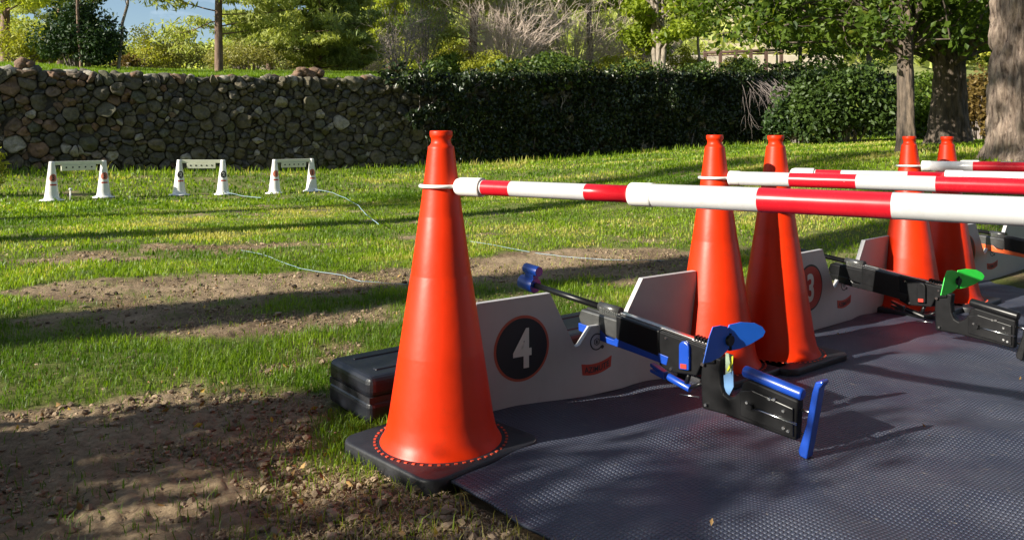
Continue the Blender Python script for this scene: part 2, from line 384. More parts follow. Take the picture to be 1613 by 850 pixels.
# ---------------------------------------------------------------- leaf and twig generators
class Cloud:
    def __init__(s): s.C, s.U, s.W, s.v = [], [], [], []
    def add(s, c, L, Wd, up=None, var=None, droop=0):
        """c centres (n,3); diamond leaves, length L, width Wd"""
        n = len(c)
        if n == 0: return
        d = rng.normal(size=(n, 3))
        if up is not None: d = d * .6 + np.asarray(up)
        d /= np.linalg.norm(d, axis=1)[:, None] + 1e-9
        k = rng.normal(size=(n, 3)); k = k - (k * d).sum(1)[:, None] * d; k /= np.linalg.norm(k, axis=1)[:, None] + 1e-9
        sc = rng.uniform(.65, 1.3, n)[:, None]
        s.C.append(c); s.U.append(d * L * .5 * sc); s.W.append(k * Wd * .5 * sc)
        s.v.append(rng.random(n) if var is None else np.clip(var + rng.normal(0, .16, n), 0, 1))
    def build(s, name, m, parent=None):
        C, U, W = map(np.concatenate, (s.C, s.U, s.W)); v = np.concatenate(s.v); n = len(C)
        nn = np.cross(U, W); nn /= np.linalg.norm(nn, axis=1)[:, None] + 1e-9
        bend = np.linalg.norm(W, axis=1)[:, None] * nn * .5
        V = np.stack([C - U, C - U * .1 + W + bend, C + U, C - U * .1 - W + bend], 1).reshape(-1, 3)
        F = (np.arange(n)[:, None] * 4 + np.array([[0, 1, 2, 3]]))
        F = np.concatenate([F[:, [0, 1, 2]], F[:, [0, 2, 3]]])
        return np_mesh(name, V, F, m, parent, False, {'var': np.repeat(v, 4)})
def ball(n, c, r, shell=.0):
    d = rng.normal(size=(n, 3)); d /= np.linalg.norm(d, axis=1)[:, None]
    rad = rng.random(n) ** (1 / 3.) if shell == 0 else 1 - shell * rng.random(n) ** 1.5
    return np.asarray(c) + d * rad[:, None] * np.asarray(r)
class Twigs:
    """many thin tapered tubes in one mesh"""
    def __init__(s): s.V, s.F, s.n = [], [], 0
    def path(s, P, r0, r1, k=5):
        P = np.asarray(P, float); m = len(P); rad = np.linspace(r0, r1, m)
        T = np.gradient(P, axis=0); T /= np.linalg.norm(T, axis=1)[:, None] + 1e-9
        ref = np.array([.3, .9, .1]) if abs(T[0, 1]) < .8 else np.array([1., 0, 0])
        u = np.cross(T, ref); u /= np.linalg.norm(u, axis=1)[:, None] + 1e-9; v = np.cross(T, u)
        a = np.linspace(0, 2 * np.pi, k, endpoint=False)
        V = P[:, None] + rad[:, None, None] * (np.cos(a)[None, :, None] * u[:, None] + np.sin(a)[None, :, None] * v[:, None])
        s.V.append(V.reshape(-1, 3))
        i, j = np.meshgrid(np.arange(m - 1), np.arange(k), indexing='ij'); jn = (j + 1) % k
        s.F.append(s.n + np.stack([i * k + j, i * k + jn, (i + 1) * k + jn, (i + 1) * k + j], -1).reshape(-1, 4)); s.n += m * k
    def build(s, name, m, parent=None): return np_mesh(name, np.concatenate(s.V), np.concatenate(s.F), m, parent, True)
def wander(p, d, L, n=6, wob=.15, lift=0):
    p = np.array(p, float); d = np.array(d, float); d /= np.linalg.norm(d); out = [p.copy()]
    for i in range(n):
        d = d + rng.normal(0, wob, 3) + np.array([0, 0, lift]); d /= np.linalg.norm(d); p = p + d * L / n; out.append(p.copy())
    return np.array(out)

def trunk_path(x, y, h, lean=(0, 0), wob=.02):
    n = 12; z0 = gz(x, y) - .15; zz = np.linspace(0, h, n)
    ox = np.cumsum(rng.normal(0, wob, n)) ; oy = np.cumsum(rng.normal(0, wob, n)); ox -= ox[0]; oy -= oy[0]
    return np.c_[x + lean[0] * zz / h + ox, y + lean[1] * zz / h + oy, z0 + zz]
def tree(name, label, cat, x, y, h, r, crown, lm, bark='bark', leaf=(.14, .07), nl=6000, ncl=40, cl=(.5, .5, .35), lean=(0, 0), stems=1, group=None, clear=0.0, lifts=.35, var_clump=.25):
    """crown = (z_low, z_high, radius) above the ground at its foot"""
    root = empty(name, (0, 0, 0), 0, label, cat, group)
    tw = Twigs(); z0 = gz(x, y); paths = []
    for s in range(stems):
        l = (lean[0] + (rng.uniform(-.6, .6) if stems > 1 else 0), lean[1] + (rng.uniform(-.6, .6) if stems > 1 else 0))
        P = trunk_path(x + (rng.uniform(-.12, .12) if stems > 1 else 0), y, h * .92, l, .03)
        paths.append(P)
        rad = r if stems == 1 else r * .6
        tw.path(P, rad, rad * .22, 12)
        tw.path(np.array([P[0] - [0, 0, .05], P[0] + [0, 0, .25]]), rad * 1.45, rad * .9, 12)
    cld = Cloud(); zl, zh, cr = crown
    for i in range(ncl):
        tt = rng.random() ** .8; z = zl + (zh - zl) * tt
        prof = math.sin(math.pi * min(1, .12 + .80 * tt)) ** .6
        a = rng.uniform(0, 2 * math.pi); rad = cr * prof * rng.uniform(.25, 1) ** .6
        P = paths[i % len(paths)]; kz = np.clip((z - .3 * rad) / (h * .92), .15, .98); k = kz * (len(P) - 1); b = P[int(k)] * (1 - k % 1) + P[min(len(P) - 1, int(k) + 1)] * (k % 1)
        e = np.array([b[0] * .3 + (x + lean[0] * z / h) * .7 + rad * math.cos(a), b[1] * .3 + (y + lean[1] * z / h) * .7 + rad * math.sin(a), z0 + z])
        mid = (b + e) / 2 + rng.normal(0, .12, 3) + [0, 0, .1 * rad]
        tw.path(np.array([b, (b + mid) / 2 + rng.normal(0, .04, 3), mid, (mid + e) / 2 + rng.normal(0, .05, 3), e]), r * .28 * (1 - .5 * tt), r * .05, 5)
        m = int(nl / ncl); s = rng.uniform(.7, 1.3)
        cld.add(ball(m, e, np.array(cl) * s), leaf[0], leaf[1], var=rng.uniform(.5 - var_clump, .5 + var_clump), up=(0, 0, .1))
        cld.add(ball(m // 3, mid, np.array(cl) * s * .8), leaf[0], leaf[1], var=rng.uniform(.5 - var_clump, .5 + var_clump))
    tw.build('trunk', M[bark], root); cld.build('crown', M[lm], root)
    return root
def pine(name, label, x, y, h, r, zlow, spread, lm='L_pine', nl=9000, group=None, lean=(0, 0), nb=34, needle=(.26, .06), cat='pine tree', bark='bark_pine', sparse=1.0):
    root = empty(name, (0, 0, 0), 0, label, cat, group)
    tw = Twigs(); P = trunk_path(x, y, h, lean, .015); tw.path(P, r, r * .25, 12); cld = Cloud()
    for i in range(nb):
        t_ = (i + rng.random()) / nb; z = zlow + (h - zlow) * t_ * .98
        k = min(.999, z / h) * (len(P) - 1); b = P[int(k)] * (1 - k % 1) + P[min(len(P) - 1, int(k) + 1)] * (k % 1)
        a = rng.uniform(0, 2 * math.pi); L = spread * (1 - .72 * t_) * rng.uniform(.6, 1.15)
        d = (math.cos(a), math.sin(a), rng.uniform(-.05, .35)); Q = wander(b, d, L, 6, .08, .02)
        tw.path(Q, r * .2 * (1 - .6 * t_), .008, 5)
        for q in range(5):
            e = Q[rng.integers(2, 7)]; d2 = rng.normal(0, 1, 3) * [1, 1, .3] + np.array(d) * .7
            q2 = wander(e, d2, L * .35, 4, .15); tw.path(q2, .014, .005, 4)
            for c in (q2[-1], q2[2]):
                cld.add(ball(int(nl / nb / 6), c, np.array([.42, .42, .15]) * (.5 + .22 * spread) * rng.uniform(.6, 1.2) * sparse), needle[0], needle[1], up=(0, 0, .5), var=rng.uniform(.25, .75))
    tw.build('trunk', M[bark], root); cld.build('crown', M[lm], root)
    return root
def bare_shrub(name, label, x, y, h, spread, m='twig', stems=40, group=None, cat='shrub', r=.016, up=1.0, leaves=None):
    root = empty(name, (0, 0, 0), 0, label, cat, group); tw = Twigs(); z0 = gz(x, y); ends = []
    for i in range(stems):
        a = rng.uniform(0, 2 * math.pi); k = rng.random() ** .6
        d = (math.cos(a) * k * spread, math.sin(a) * k * spread * .7, h * up); Q = wander((x + .2 * math.cos(a) * spread * .5, y + .2 * math.sin(a), z0 - .1), d, math.hypot(h, spread * k) * rng.uniform(.6, 1.05), 8, .09)
        tw.path(Q, r, r * .3, 4)
        for q in range(7):
            e = Q[rng.integers(2, 9)]; dd = np.array(d) / np.linalg.norm(d) + rng.normal(0, .5, 3); q2 = wander(e, dd, h * rng.uniform(.2, .45), 5, .12); tw.path(q2, r * .55, r * .2, 3)
            for _ in range(3):
                e2 = q2[rng.integers(1, 6)]; q3 = wander(e2, dd / np.linalg.norm(dd) + rng.normal(0, .6, 3), h * rng.uniform(.1, .22), 3, .12); tw.path(q3, r * .35, r * .15, 3); ends.append(q3[-1])
    tw.build('stems', M[m], root)
    if leaves:
        c = Cloud(); e = np.array(ends); e = e[rng.random(len(e)) < leaves[1]]; c.add(np.repeat(e, 3, 0) + rng.normal(0, .08, (len(e) * 3, 3)), .1, .05); c.build('leaves', M[leaves[0]], root)
    return root
def bush(name, label, x, y, w_, h_, lm, n=5000, leaf=(.1, .05), cat='bush', group=None, dpt=None, z=None, ncl=24, stem='twig_dark'):
    root = empty(name, (0, 0, 0), 0, label, cat, group); z0 = gz(x, y) if z is None else z; c = Cloud(); tw = Twigs(); dpt = dpt or w_ * .8
    for i in range(ncl):
        a = rng.uniform(0, 2 * math.pi); k = rng.random() ** .5; hh = h_ * (1 - .55 * k * k) * rng.uniform(.35, .9)
        e = np.array([x + w_ * .42 * k * math.cos(a), y + dpt * .42 * k * math.sin(a), z0 + hh])
        tw.path(np.array([[x + w_ * .1 * math.cos(a), y + .1 * math.sin(a), z0 - .1], [(x + e[0]) / 2, (y + e[1]) / 2, z0 + hh * .6], e]), .03, .008, 5)
        rr_ = np.array([w_ * .2, dpt * .2, h_ * .22]) * rng.uniform(.7, 1.35)
        c.add(ball(int(n / ncl), e, rr_), leaf[0], leaf[1], var=rng.uniform(.25, .75))
    tw.build('stems', M[stem], root); c.build('foliage', M[lm], root)
    return root
# ---------------------------------------------------------------- dry stone wall
def clip(poly, nx, ny, c):
    out = []
    for i in range(len(poly)):
        a, b = poly[i], poly[(i + 1) % len(poly)]
        da, db = a[0] * nx + a[1] * ny - c, b[0] * nx + b[1] * ny - c
        if da <= 0: out.append(a)
        if (da < 0) != (db < 0) and da != db:
            k = da / (da - db); out.append((a[0] + (b[0] - a[0]) * k, a[1] + (b[1] - a[1]) * k))
    return out
wall = empty('stone_wall', (0, 0, 0), 0, 'long dry stone retaining wall of rough grey and brown rubble behind the lawn', 'wall')
def wall_xyz(u, dep, z): return np.stack([WP[0] + WD[0] * u - WN[0] * dep, WP[1] + WD[1] * u - WN[1] * dep, z], -1)
seeds = []
U0, U1 = -9, 34
SR = []
def darts(n, r0, r1):
    P = np.c_[rng.uniform(U0, U1, n), rng.uniform(0, 3.1, n)]; rr = rng.uniform(r0, r1, n)
    for p_, r_ in zip(P, rr):
        key = (int(p_[0] // .5), int(p_[1] // .5)); ok = True
        for a in (-1, 0, 1):
            for b in (-1, 0, 1):
                for (q, rq) in grid_.get((key[0] + a, key[1] + b), ()):
                    if (p_[0] - q[0]) ** 2 * .62 + (p_[1] - q[1]) ** 2 < (.92 * (r_ + rq)) ** 2: ok = False; break
                if not ok: break
            if not ok: break
        if ok: grid_.setdefault(key, []).append((p_, r_)); seeds.append(p_); SR.append(r_)
grid_ = {}
darts(260, .14, .20); darts(3000, .085, .14); darts(12000, .06, .085); darts(22000, .032, .05)
seeds = np.array(seeds); SR = np.array(SR)
bz = lambda u: lawn(WP[0] + WD[0] * np.asarray(u, float), WP[1] + WD[1] * np.asarray(u, float))
hwall = lambda u: walltop(u) - bz(u)
_k = seeds[:, 1] < hwall(seeds[:, 0]) - .02; seeds = seeds[_k]; SR = SR[_k]
rings = [(1.0, -.06), (1.0, .035), (.975, .07), (.90, .092), (.62, .108), (.30, .113)]
SV, SF, SA, nv = [], [], [], 0; K = 18
tt = np.linspace(0, 1, K, endpoint=False)
for i, s in enumerate(seeds):
    d = seeds - s; d2 = (d ** 2).sum(1); nb = np.where((d2 < .8) & (d2 > 1e-9))[0]; nb = nb[np.argsort(d2[nb])[:22]]
    poly = [(s[0] - .45, s[1] - .4), (s[0] + .45, s[1] - .4), (s[0] + .45, s[1] + .4), (s[0] - .45, s[1] + .4)]
    for j in nb:
        m_ = (seeds[j] + s) / 2; n_ = seeds[j] - s; l = np.hypot(*n_); n_ = n_ / l; poly = clip(poly, n_[0], n_[1], float(m_ @ n_) + (SR[i] ** 2 - SR[j] ** 2) / (2 * l) - .004)
        if len(poly) < 3: break
    if len(poly) < 3: continue
    top = float(hwall(s[0])) + rng.uniform(-.02, .07); poly = clip(poly, 0, 1, top)
    if len(poly) < 3: continue
    pp = np.array(poly)
    q = np.roll(pp, -1, 0); pp = np.stack([pp * .9 + q * .1, pp * .1 + q * .9], 1).reshape(-1, 2)
    seg = np.hypot(*(np.roll(pp, -1, 0) - pp).T); cum = np.r_[0, np.cumsum(seg)]; ext = np.r_[pp, pp[:1]]
    ol = np.c_[np.interp(tt * cum[-1], cum, ext[:, 0]), np.interp(tt * cum[-1], cum, ext[:, 1])]
    c = ol.mean(0); size = math.sqrt(max(1e-4, np.ptp(ol[:, 0]) * np.ptp(ol[:, 1])))
    bulge = rng.uniform(.45, 1.15) * min(1.1, size / .22); off = rng.uniform(-.05, .04); tx, ty = rng.normal(0, .30, 2)
    pts = []
    for sc, dp in rings:
        q = c + (ol - c) * sc
        pts.append(np.c_[q, dp * bulge + off + (q - c) @ np.array([tx, ty])])
    pts.append(np.r_[c, .17 * bulge + off][None])
    P = np.concatenate(pts); u_, v_, dp = P.T
    dp = dp + (fbm(u_ * 7 + i * 3.1, v_ * 7, i % 97, 3) - .5) * .17 * (dp > 0); wj = (fbm(u_ * 9, v_ * 9 + i, i % 89, 2) - .5) * .05; u_ = u_ + wj; v_ = v_ + wj[::-1]
    z = bz(u_) + v_
    SV.append(wall_xyz(u_, dp, z)); F = []
    nr = len(rings)
    for a in range(nr - 1):
        for b in range(K): F.append((nv + a * K + b, nv + (a + 1) * K + b, nv + (a + 1) * K + (b + 1) % K, nv + a * K + (b + 1) % K))
    for b in range(K): F.append((nv + (nr - 1) * K + b, nv + nr * K, nv + nr * K, nv + (nr - 1) * K + (b + 1) % K))
    SF += F; nv += len(P)
    brown = float(np.clip(.75 - s[0] / 5, 0, .8)) if s[0] > -3 else .8
    var = rng.random() * .5 if rng.random() > brown * .7 else rng.uniform(.55, .88)
    SA.append(np.full(len(P), .97 if rng.random() < .06 else var))
SF = np.array(SF); q4 = SF[SF[:, 1] != SF[:, 2]]; t3 = SF[SF[:, 1] == SF[:, 2]][:, [0, 1, 3]]
np_mesh('face_stones', np.concatenate(SV), [q4, t3], M['stone'], wall, True, {'var': np.concatenate(SA)})
us = np.linspace(U0, U1, 120); zt = walltop(us) - .10; zb = bz(us) - .5
cv = np.concatenate([wall_xyz(us, 0 * us - .01, zb), wall_xyz(us, 0 * us - .01, zt), wall_xyz(us, 0 * us - .5, zt + .02), wall_xyz(us, 0 * us - .5, zb)])
k = np.arange(119); cf = np.concatenate([np.stack([a * 120 + k, a * 120 + k + 1, (a + 1) * 120 + k + 1, (a + 1) * 120 + k], -1) for a in range(3)])
np_mesh('wall_core', cv, cf, M['mortar'], wall, False)
def rocks(specs, name, m, parent, lvl=2):
    bm = bmesh.new(); bmesh.ops.create_icosphere(bm, subdivisions=lvl, radius=1); b = np.array([v.co for v in bm.verts]); f = np.array([[v.index for v in fc.verts] for fc in bm.faces]); bm.free()
    V, F, A = [], [], []
    for i, (x, y, z, sx, sy, sz, va) in enumerate(specs):
        a = rng.uniform(0, 6.28); q = b * (1 + (vnoise(b[:, 0] * 1.8 + i * 7.3, b[:, 1] * 1.8, i % 91, b[:, 2] * 1.8)[:, None] - .5) * .9)
        q = q * (sx, sy, sz); q = np.c_[q[:, 0] * math.cos(a) - q[:, 1] * math.sin(a), q[:, 0] * math.sin(a) + q[:, 1] * math.cos(a), q[:, 2]]
        V.append(q + (x, y, z)); F.append(f + i * len(b)); A.append(np.full(len(b), va))
    return np_mesh(name, np.concatenate(V), np.concatenate(F), m, parent, True, {'var': np.concatenate(A)})
sp_ = []
for i in range(330):
    u = rng.uniform(U0, 30); dep = rng.uniform(-.42, .0); p = wall_xyz(np.array(u), dep, walltop(u)); s = rng.uniform(.06, .17)
    sp_.append((p[0], p[1], p[2] - .05 + rng.uniform(0, .06), s * 1.3, s, s * .7, rng.choice([.97, .1, .25, .7, .97])))
for px in (30, 470, 485, 500):
    m_ = (px - 806.5) / 1200; k_ = (10.75 + 16 * m_) / (21.15 - 12.4 * m_) * 24.52
    for q in range(3):
        p = wall_xyz(np.array(k_ + rng.uniform(-.2, .2)), -.12, walltop(k_)); sp_.append((p[0], p[1], p[2] + .08 + q * .05, .16, .12, .11, .75))
rocks(sp_, 'coping_stones', M['stone'], wall)

# ivy hanging over the wall
def px_u(px):
    m_ = (px - 806.5) / 1200; return (10.75 + 16 * m_) / (21.15 - 12.4 * m_) * 24.52
iv = empty('ivy', (0, 0, 0), 0, 'dark ivy curtain covering the middle and right of the stone wall', 'ivy')
c = Cloud(); n = 30000; uL, uR = px_u(655), px_u(1400)
u_ = rng.uniform(px_u(560), uR, n); f_ = rng.random(n) ** .85; hh = hwall(u_); v_ = f_ * (hh + .12)
edge = uL + .9 * (fbm(v_ * 2.2, v_ * 0, 4, 3) - .5) * 2 - 1.9 * np.clip(v_ / hh - .72, 0, 1) / .3 * (fbm(u_ * 1.5, v_, 9, 2))
keep = u_ > edge; bul = fbm(u_ * 1.1, v_ * 1.2, 21, 3); keep &= (fbm(u_ * 2.6, v_ * 2.6, 77, 3) > .30)
u_, v_, bul, hh = u_[keep], v_[keep], bul[keep], hh[keep]
dep = .13 + (.75 * (bul - .15) + .5 * (fbm(u_ * .5, v_ * .7, 88, 2) - .35)) * (.4 + .6 * np.clip(v_ / hh, 0, 1)) * rng.uniform(.75, 1.05, len(u_))
c.add(wall_xyz(u_, dep, bz(u_) + v_), .13, .085, up=(-WN[0] * .2, -WN[1] * .2, -.7), var=np.clip(bul + rng.normal(0, .2, len(u_)), 0, 1) * .8)
uu_ = rng.uniform(px_u(600), uR, 5200); c.add(wall_xyz(uu_, rng.uniform(-.45, .35, 5200), walltop(uu_) + rng.uniform(-.05, .30, 5200) * np.clip(fbm(uu_ * 1.6, uu_ * 0, 3, 3) * 2.6 - .6, .1, 2)), .13, .085, var=rng.uniform(.3, 1, 5200))
c.build('foliage', M['L_ivy'], iv)
c = Cloud(); uu_ = rng.uniform(px_u(640), uR, 9000); kk_ = fbm(uu_ * .9, uu_ * 0, 43, 4); m_ = rng.random(9000) < sstep(.42, .62, kk_); uu_ = uu_[m_]; kk_ = kk_[m_]
c.add(wall_xyz(uu_, rng.uniform(-.45, .45, len(uu_)), walltop(uu_) + rng.uniform(-.5, .85, len(uu_)) * kk_ + .02), .14, .085, var=rng.uniform(.3, 1, len(uu_))); c.build('lit_top_growth', M['L_darkmid'], iv)  # lighter leaf colour stands in for sunlight on the ivy top
tw = Twigs()
for i in range(60):
    u = rng.uniform(uL - .4, uR); P = [wall_xyz(np.array(u + .15 * math.sin(k) + .05 * k * rng.uniform(-1, 1)), .16 + .03 * rng.random(), bz(u) + hwall(u) * k / 7) for k in range(8)]
    tw.path(P, .02, .008, 5)
tw.build('stems', M['twig_dark'], iv)
root = empty('bramble', (0, 0, 0), 0, 'bare tangled vine stems hanging down the right end of the wall', 'vine'); tw = Twigs()
for i in range(90):
    u = rng.uniform(px_u(1150), px_u(1320)); p = wall_xyz(np.array(u), .35, walltop(u) + rng.uniform(-.2, .1)); Q = wander(p, (rng.uniform(.1, .9), -.5, -rng.uniform(.3, 1)), rng.uniform(1.2, 2.6), 9, .13, -.03)
    tw.path(Q, .007, .0035, 4)
    for _ in range(3): tw.path(wander(Q[rng.integers(2, 9)], (rng.uniform(-.3, .9), -.3, -.6), .7, 5, .2), .006, .003, 3)
tw.build('stems', M['twig_dark'], root)

# ---------------------------------------------------------------- terrace: trees and shrubs beyond the wall
G1 = 'trees on the terrace beyond the wall'; G2 = 'shrubs on the terrace beyond the wall'
bush('laurel_bush', 'dark glossy laurel bush at the left above the wall', at(125, 20.5), 20.5, 2.3, 2.0, 'L_dark', 9000, (.12, .055), group=G2, ncl=34)
tree('slim_tree', 'slim reddish trunk rising out of the dark laurel bush', 'tree', at(128, 20.0), 20.0, 7, .045, (1.6, 7, 1.2), 'L_dark', 'bark_pine', (.12, .055), 2200, 26, (.25, .25, .2), group=G1)
tree('slim_tree', 'leaning bare limbed sapling right of the dark laurel bush', 'tree', at(185, 20.8), 20.8, 6, .05, (1.8, 6.5, 1.6), 'L_olive', 'bark_pale', (.10, .05), 1500, 26, (.22, .22, .2), (.8, 0), group=G1)
bush('shrub', 'pale yellow green shrub at the left edge above the wall', at(35, 23), 23, 2.0, 1.3, 'L_yellow', 3500, group=G2)
bush('shrub', 'low lime shrub between the left edge and the laurel bush', at(72, 24), 24, 1.2, 1.7, 'L_yellow', 2500, group=G2)
pine('pine_tree', 'yellow green pine filling the top left corner', at(10, 30), 30, 9, .2, 2.4, 3.4, 'L_lime', 16000, group=G1, nb=36)
pine('pine_tree', 'pale pine between the left corner and the slim reddish trunk', at(95, 42), 42, 11, .2, 3.0, 2.6, 'L_pine', 9000, group=G1, nb=32)
bush('shrub', 'golden shrub right of the laurel bush', at(225, 29), 29, 2.6, 1.9, 'L_yellow', 4000, group=G2)
bush('shrub', 'olive brown shrub left of the straight pine trunk', at(285, 30), 30, 3.0, 1.9, 'L_olive', 5000, group=G2)
bush('shrub', 'small orange leaved shrub low beside the laurel bush', at(205, 24), 24, 1.0, .5, 'L_orange', 900, group=G2)
pine('pine_tree', 'pine with a straight bare trunk and wispy limbs above the wall', at(345, 23), 23, 9, .13, 1.2, 3.0, 'L_pine', 9000, group=G1, nb=40, sparse=1.2)
pine('pine_tree', 'broad pine with layered boughs right of the straight pine trunk', at(425, 30), 30, 8.5, .14, .7, 2.9, 'L_pine', 26000, group=G1, nb=50)
pine('pine_tree', 'blue green pine, densest of those right of the straight trunk', at(500, 31), 31, 9, .16, .45, 2.9, 'L_pine_blue', 22000, group=G1, nb=50)
pine('pine_tree', 'small light tipped pine at the right of the blue green pine', at(545, 34), 34, 5.5, .1, .4, 1.9, 'L_pine', 14000, group=G1, nb=40)
bush('shrub', 'low olive shrub under the layered pine boughs', at(395, 28), 28, 3.2, 1.3, 'L_olive', 4500, group=G2)
bare_shrub('bare_shrub', 'low pinkish bare brush beneath the blue green pine', at(455, 36), 36, 1.9, 3.2, 'twig', 46, G2, r=.02)
bare_shrub('bare_shrub', 'low pinkish bare brush right of the blue green pine', at(560, 36), 36, 2.1, 3.2, 'twig', 46, G2, r=.02)
pine('pine_tree', 'tall bright lime pine left of the grey bare shrub', at(592, 48), 48, 9.0, .2, .5, 3.8, 'L_lime', 26000, group=G1, nb=50, needle=(.30, .08))
pine('pine_tree', 'bright lime pine behind the grey bare shrub', at(640, 46), 46, 10.5, .2, .5, 3.6, 'L_lime', 24000, group=G1, nb=50, needle=(.30, .08))
pine('cypress_tree', 'small dark pointed conifer on the slope below the lime pine', at(574, 62), 62, 5.5, .12, .4, 1.6, 'L_pine_blue', 3500, group=G1, nb=34, cat='conifer')
bare_shrub('bare_shrub', 'upright grey bare shrub behind the root stump', at(632, 25.5), 25.5, 2.1, .9, 'twig_dark', 22, G2, r=.016)
bare_shrub('bare_shrub', 'tall narrow bluish bare shrub right of the root stump', at(668, 26.5), 26.5, 2.7, .5, 'twig_dark', 20, G2, r=.017, leaves=('L_pine_blue', .5))
st = empty('tree_stump', (0, 0, 0), 0, 'dark upturned root stump on the grass above the wall', 'stump'); tw = Twigs(); sx, sy = at(622, 23.2), 23.2; z0 = gz(sx, sy)
for i in range(46):
    a = rng.uniform(0, 6.28); tw.path(wander((sx, sy, z0 + .12), (math.cos(a), math.sin(a) * .6, rng.uniform(-.1, .9)), rng.uniform(.25, .62), 6, .4), .05, .012, 6)
tw.build('roots', M['wood_dark'], st)
bush('shrub', 'low yellow green shrub right of the root stump', at(700, 25.5), 25.5, 1.7, .85, 'L_mid', 2600, group=G2)
bush('shrub', 'mustard shrub below the dark trunked pine', at(712, 29), 29, 2.2, 1.4, 'L_yellow', 3200, group=G2)
pine('pine_tree', 'dark trunked pine with spreading limbs left of the wide bare shrub', at(742, 29), 29, 9.0, .19, 1.3, 3.6, 'L_pine', 26000, group=G1, nb=48, lean=(.5, 0))
tree('slim_tree', 'olive leaved tree rising behind the dark trunked pine', 'tree', at(690, 38), 38, 9, .14, (1.2, 9, 2.4), 'L_mid', 'bark', (.15, .08), 6000, 40, (.6, .6, .4), group=G1)
tree('slim_tree', 'olive leaved tree high above the wide bare shrub', 'tree', at(800, 44), 44, 10.5, .14, (2.4, 10, 3.2), 'L_mid', 'bark', (.18, .09), 7000, 44, (.7, .7, .5), group=G1)
bare_shrub('bare_shrub', 'widest pinkish bare shrub arching over the ivy', at(800, 27), 27, 2.5, 2.5, 'twig', 80, G2, r=.016)
bare_shrub('bare_shrub', 'pale bare shrub between the widest one and the leafy oak', at(905, 29.5), 29.5, 2.7, 3.0, 'twig', 75, G2, r=.018)
bare_shrub('bare_shrub', 'pale bare shrub partly hidden behind the leafy oak', at(1010, 33), 33, 2.4, 3.2, 'twig', 80, G2, r=.02)
bush('shrub', 'yellow green shrub at the foot of the widest bare shrub', at(770, 24.5), 24.5, 1.8, .9, 'L_yellow', 2800, group=G2)
bush('shrub', 'dark green shrub on the wall top below the pale bare shrub', at(872, 24.7), 24.7, 1.9, .85, 'L_mid', 3200, group=G2)
bush('shrub', 'bright yellow shrub left of the oak trunks', at(985, 28.5), 28.5, 2.4, .95, 'L_yellow', 3000, group=G2)
bush('shrub', 'bright yellow shrub right of the oak trunks', at(1078, 29.5), 29.5, 1.9, 1.2, 'L_yellow', 3000, group=G2)
tree('oak_tree', 'leafy yellow green oak with several pale trunks above the ivy wall', 'oak tree', at(1038, 27.6), 27.6, 6.5, .19, (1.25, 7, 2.1), 'L_oak', 'bark_pale', (.20, .11), 11000, 70, (.5, .5, .36), stems=4, group=G1)
tree('oak_tree', 'leafy yellow green oak spreading over the bare shrubs', 'oak tree', at(930, 31.5), 31.5, 8, .15, (3.0, 8, 3.0), 'L_oak', 'bark', (.20, .11), 9000, 70, (.55, .55, .35), group=G1)
tree('slim_tree', 'slender pale stemmed tree just left of the wooden fence', 'tree', at(1100, 28.8), 28.8, 5.5, .06, (1.5, 6, .65), 'L_oak', 'bark_pale', (.17, .09), 2600, 34, (.32, .32, .25), group=G1)
bush('shrub', 'round yellow green shrub in front of the wooden fence', at(1166, 30), 30, 1.5, .85, 'L_yellow', 3200, group=G2)
tree('slim_tree', 'slender tree just right of the wooden fence', 'tree', at(1222, 30), 30, 5, .045, (1.2, 6, .8), 'L_oak', 'bark_pale', (.16, .09), 2600, 36, (.34, .34, .26), group=G1)
tree('slim_tree', 'leafy tree between the wooden fence and the dark trunks', 'tree', at(1258, 33), 33, 7, .1, (.9, 7, 2.0), 'L_mid', 'bark', (.18, .10), 6500, 50, (.5, .5, .35), group=G1)
tree('slim_tree', 'leafy tree filling the gap behind the dark trunks', 'tree', at(1370, 37), 37, 9, .14, (.8, 9, 3.2), 'L_mid', 'bark', (.2, .11), 9000, 60, (.7, .7, .5), group=G1)
tree('slim_tree', 'leafy tree at the back right beyond the largest trunk', 'tree', at(1560, 38), 38, 9, .14, (.8, 9, 3.4), 'L_yellow', 'bark', (.2, .11), 7000, 60, (.7, .7, .5), group=G1)
# fence and pale retaining wall further back
fx0, fx1, fY = at(1108, 44), at(1235, 44), 44
fn = empty('wooden_fence', (0, 0, 0), 0, 'dark wooden rail fence standing before the pale far wall', 'fence')
zf = gz((fx0 + fx1) / 2, fY) + .35
bm = bmesh.new(); tube(bm, (fx0, fY, zf + 1.02), (fx1, fY, zf + 1.2), .085, n=8); tube(bm, (fx0, fY, zf + .86), (fx1, fY, zf + 1.04), .045, n=8); bm_obj('rail', bm, M['wood_dark'], fn)
for i in range(6):
    x = fx0 + .1 + i * .88; bm = bmesh.new(); box(bm, x - .085, x + .085, fY - .08, fY + .08, gz(x, fY) - .3, zf + 1.12 + i * .035); bm_obj('post', bm, M['wood_dark'], fn)
bm = bmesh.new(); box(bm, at(1050, 47), at(1330, 47), 47, 47.5, zf - 1, zf + 1.25); pw = bm_obj('retaining_wall', bm, M['stucco'], None, bevel=.05); tag(pw, 'pale plastered wall far behind the wooden fence', 'wall')
# woodland on the far hill: nobody could count it
c = Cloud(); cnt = 0
while cnt < 2200:
    y = rng.uniform(62, 188); x = rng.uniform(-.85, .95) * y; px = 806.5 + 1200 * x / y
    if 1130 < px < 1260 and y < 120 and rng.random() < .75: continue
    z = gz(x, y); r_ = rng.uniform(1.2, 2.6); k = rng.uniform(.1, .9)
    c.add(ball(34, (x, y, z + r_ * .7), (r_, r_, r_ * .95), .5), .9, .55, var=k); cnt += 1
tag(c.build('woodland', M['L_wood'], None), 'distant woodland covering the far hillside', 'woodland', kind='stuff')

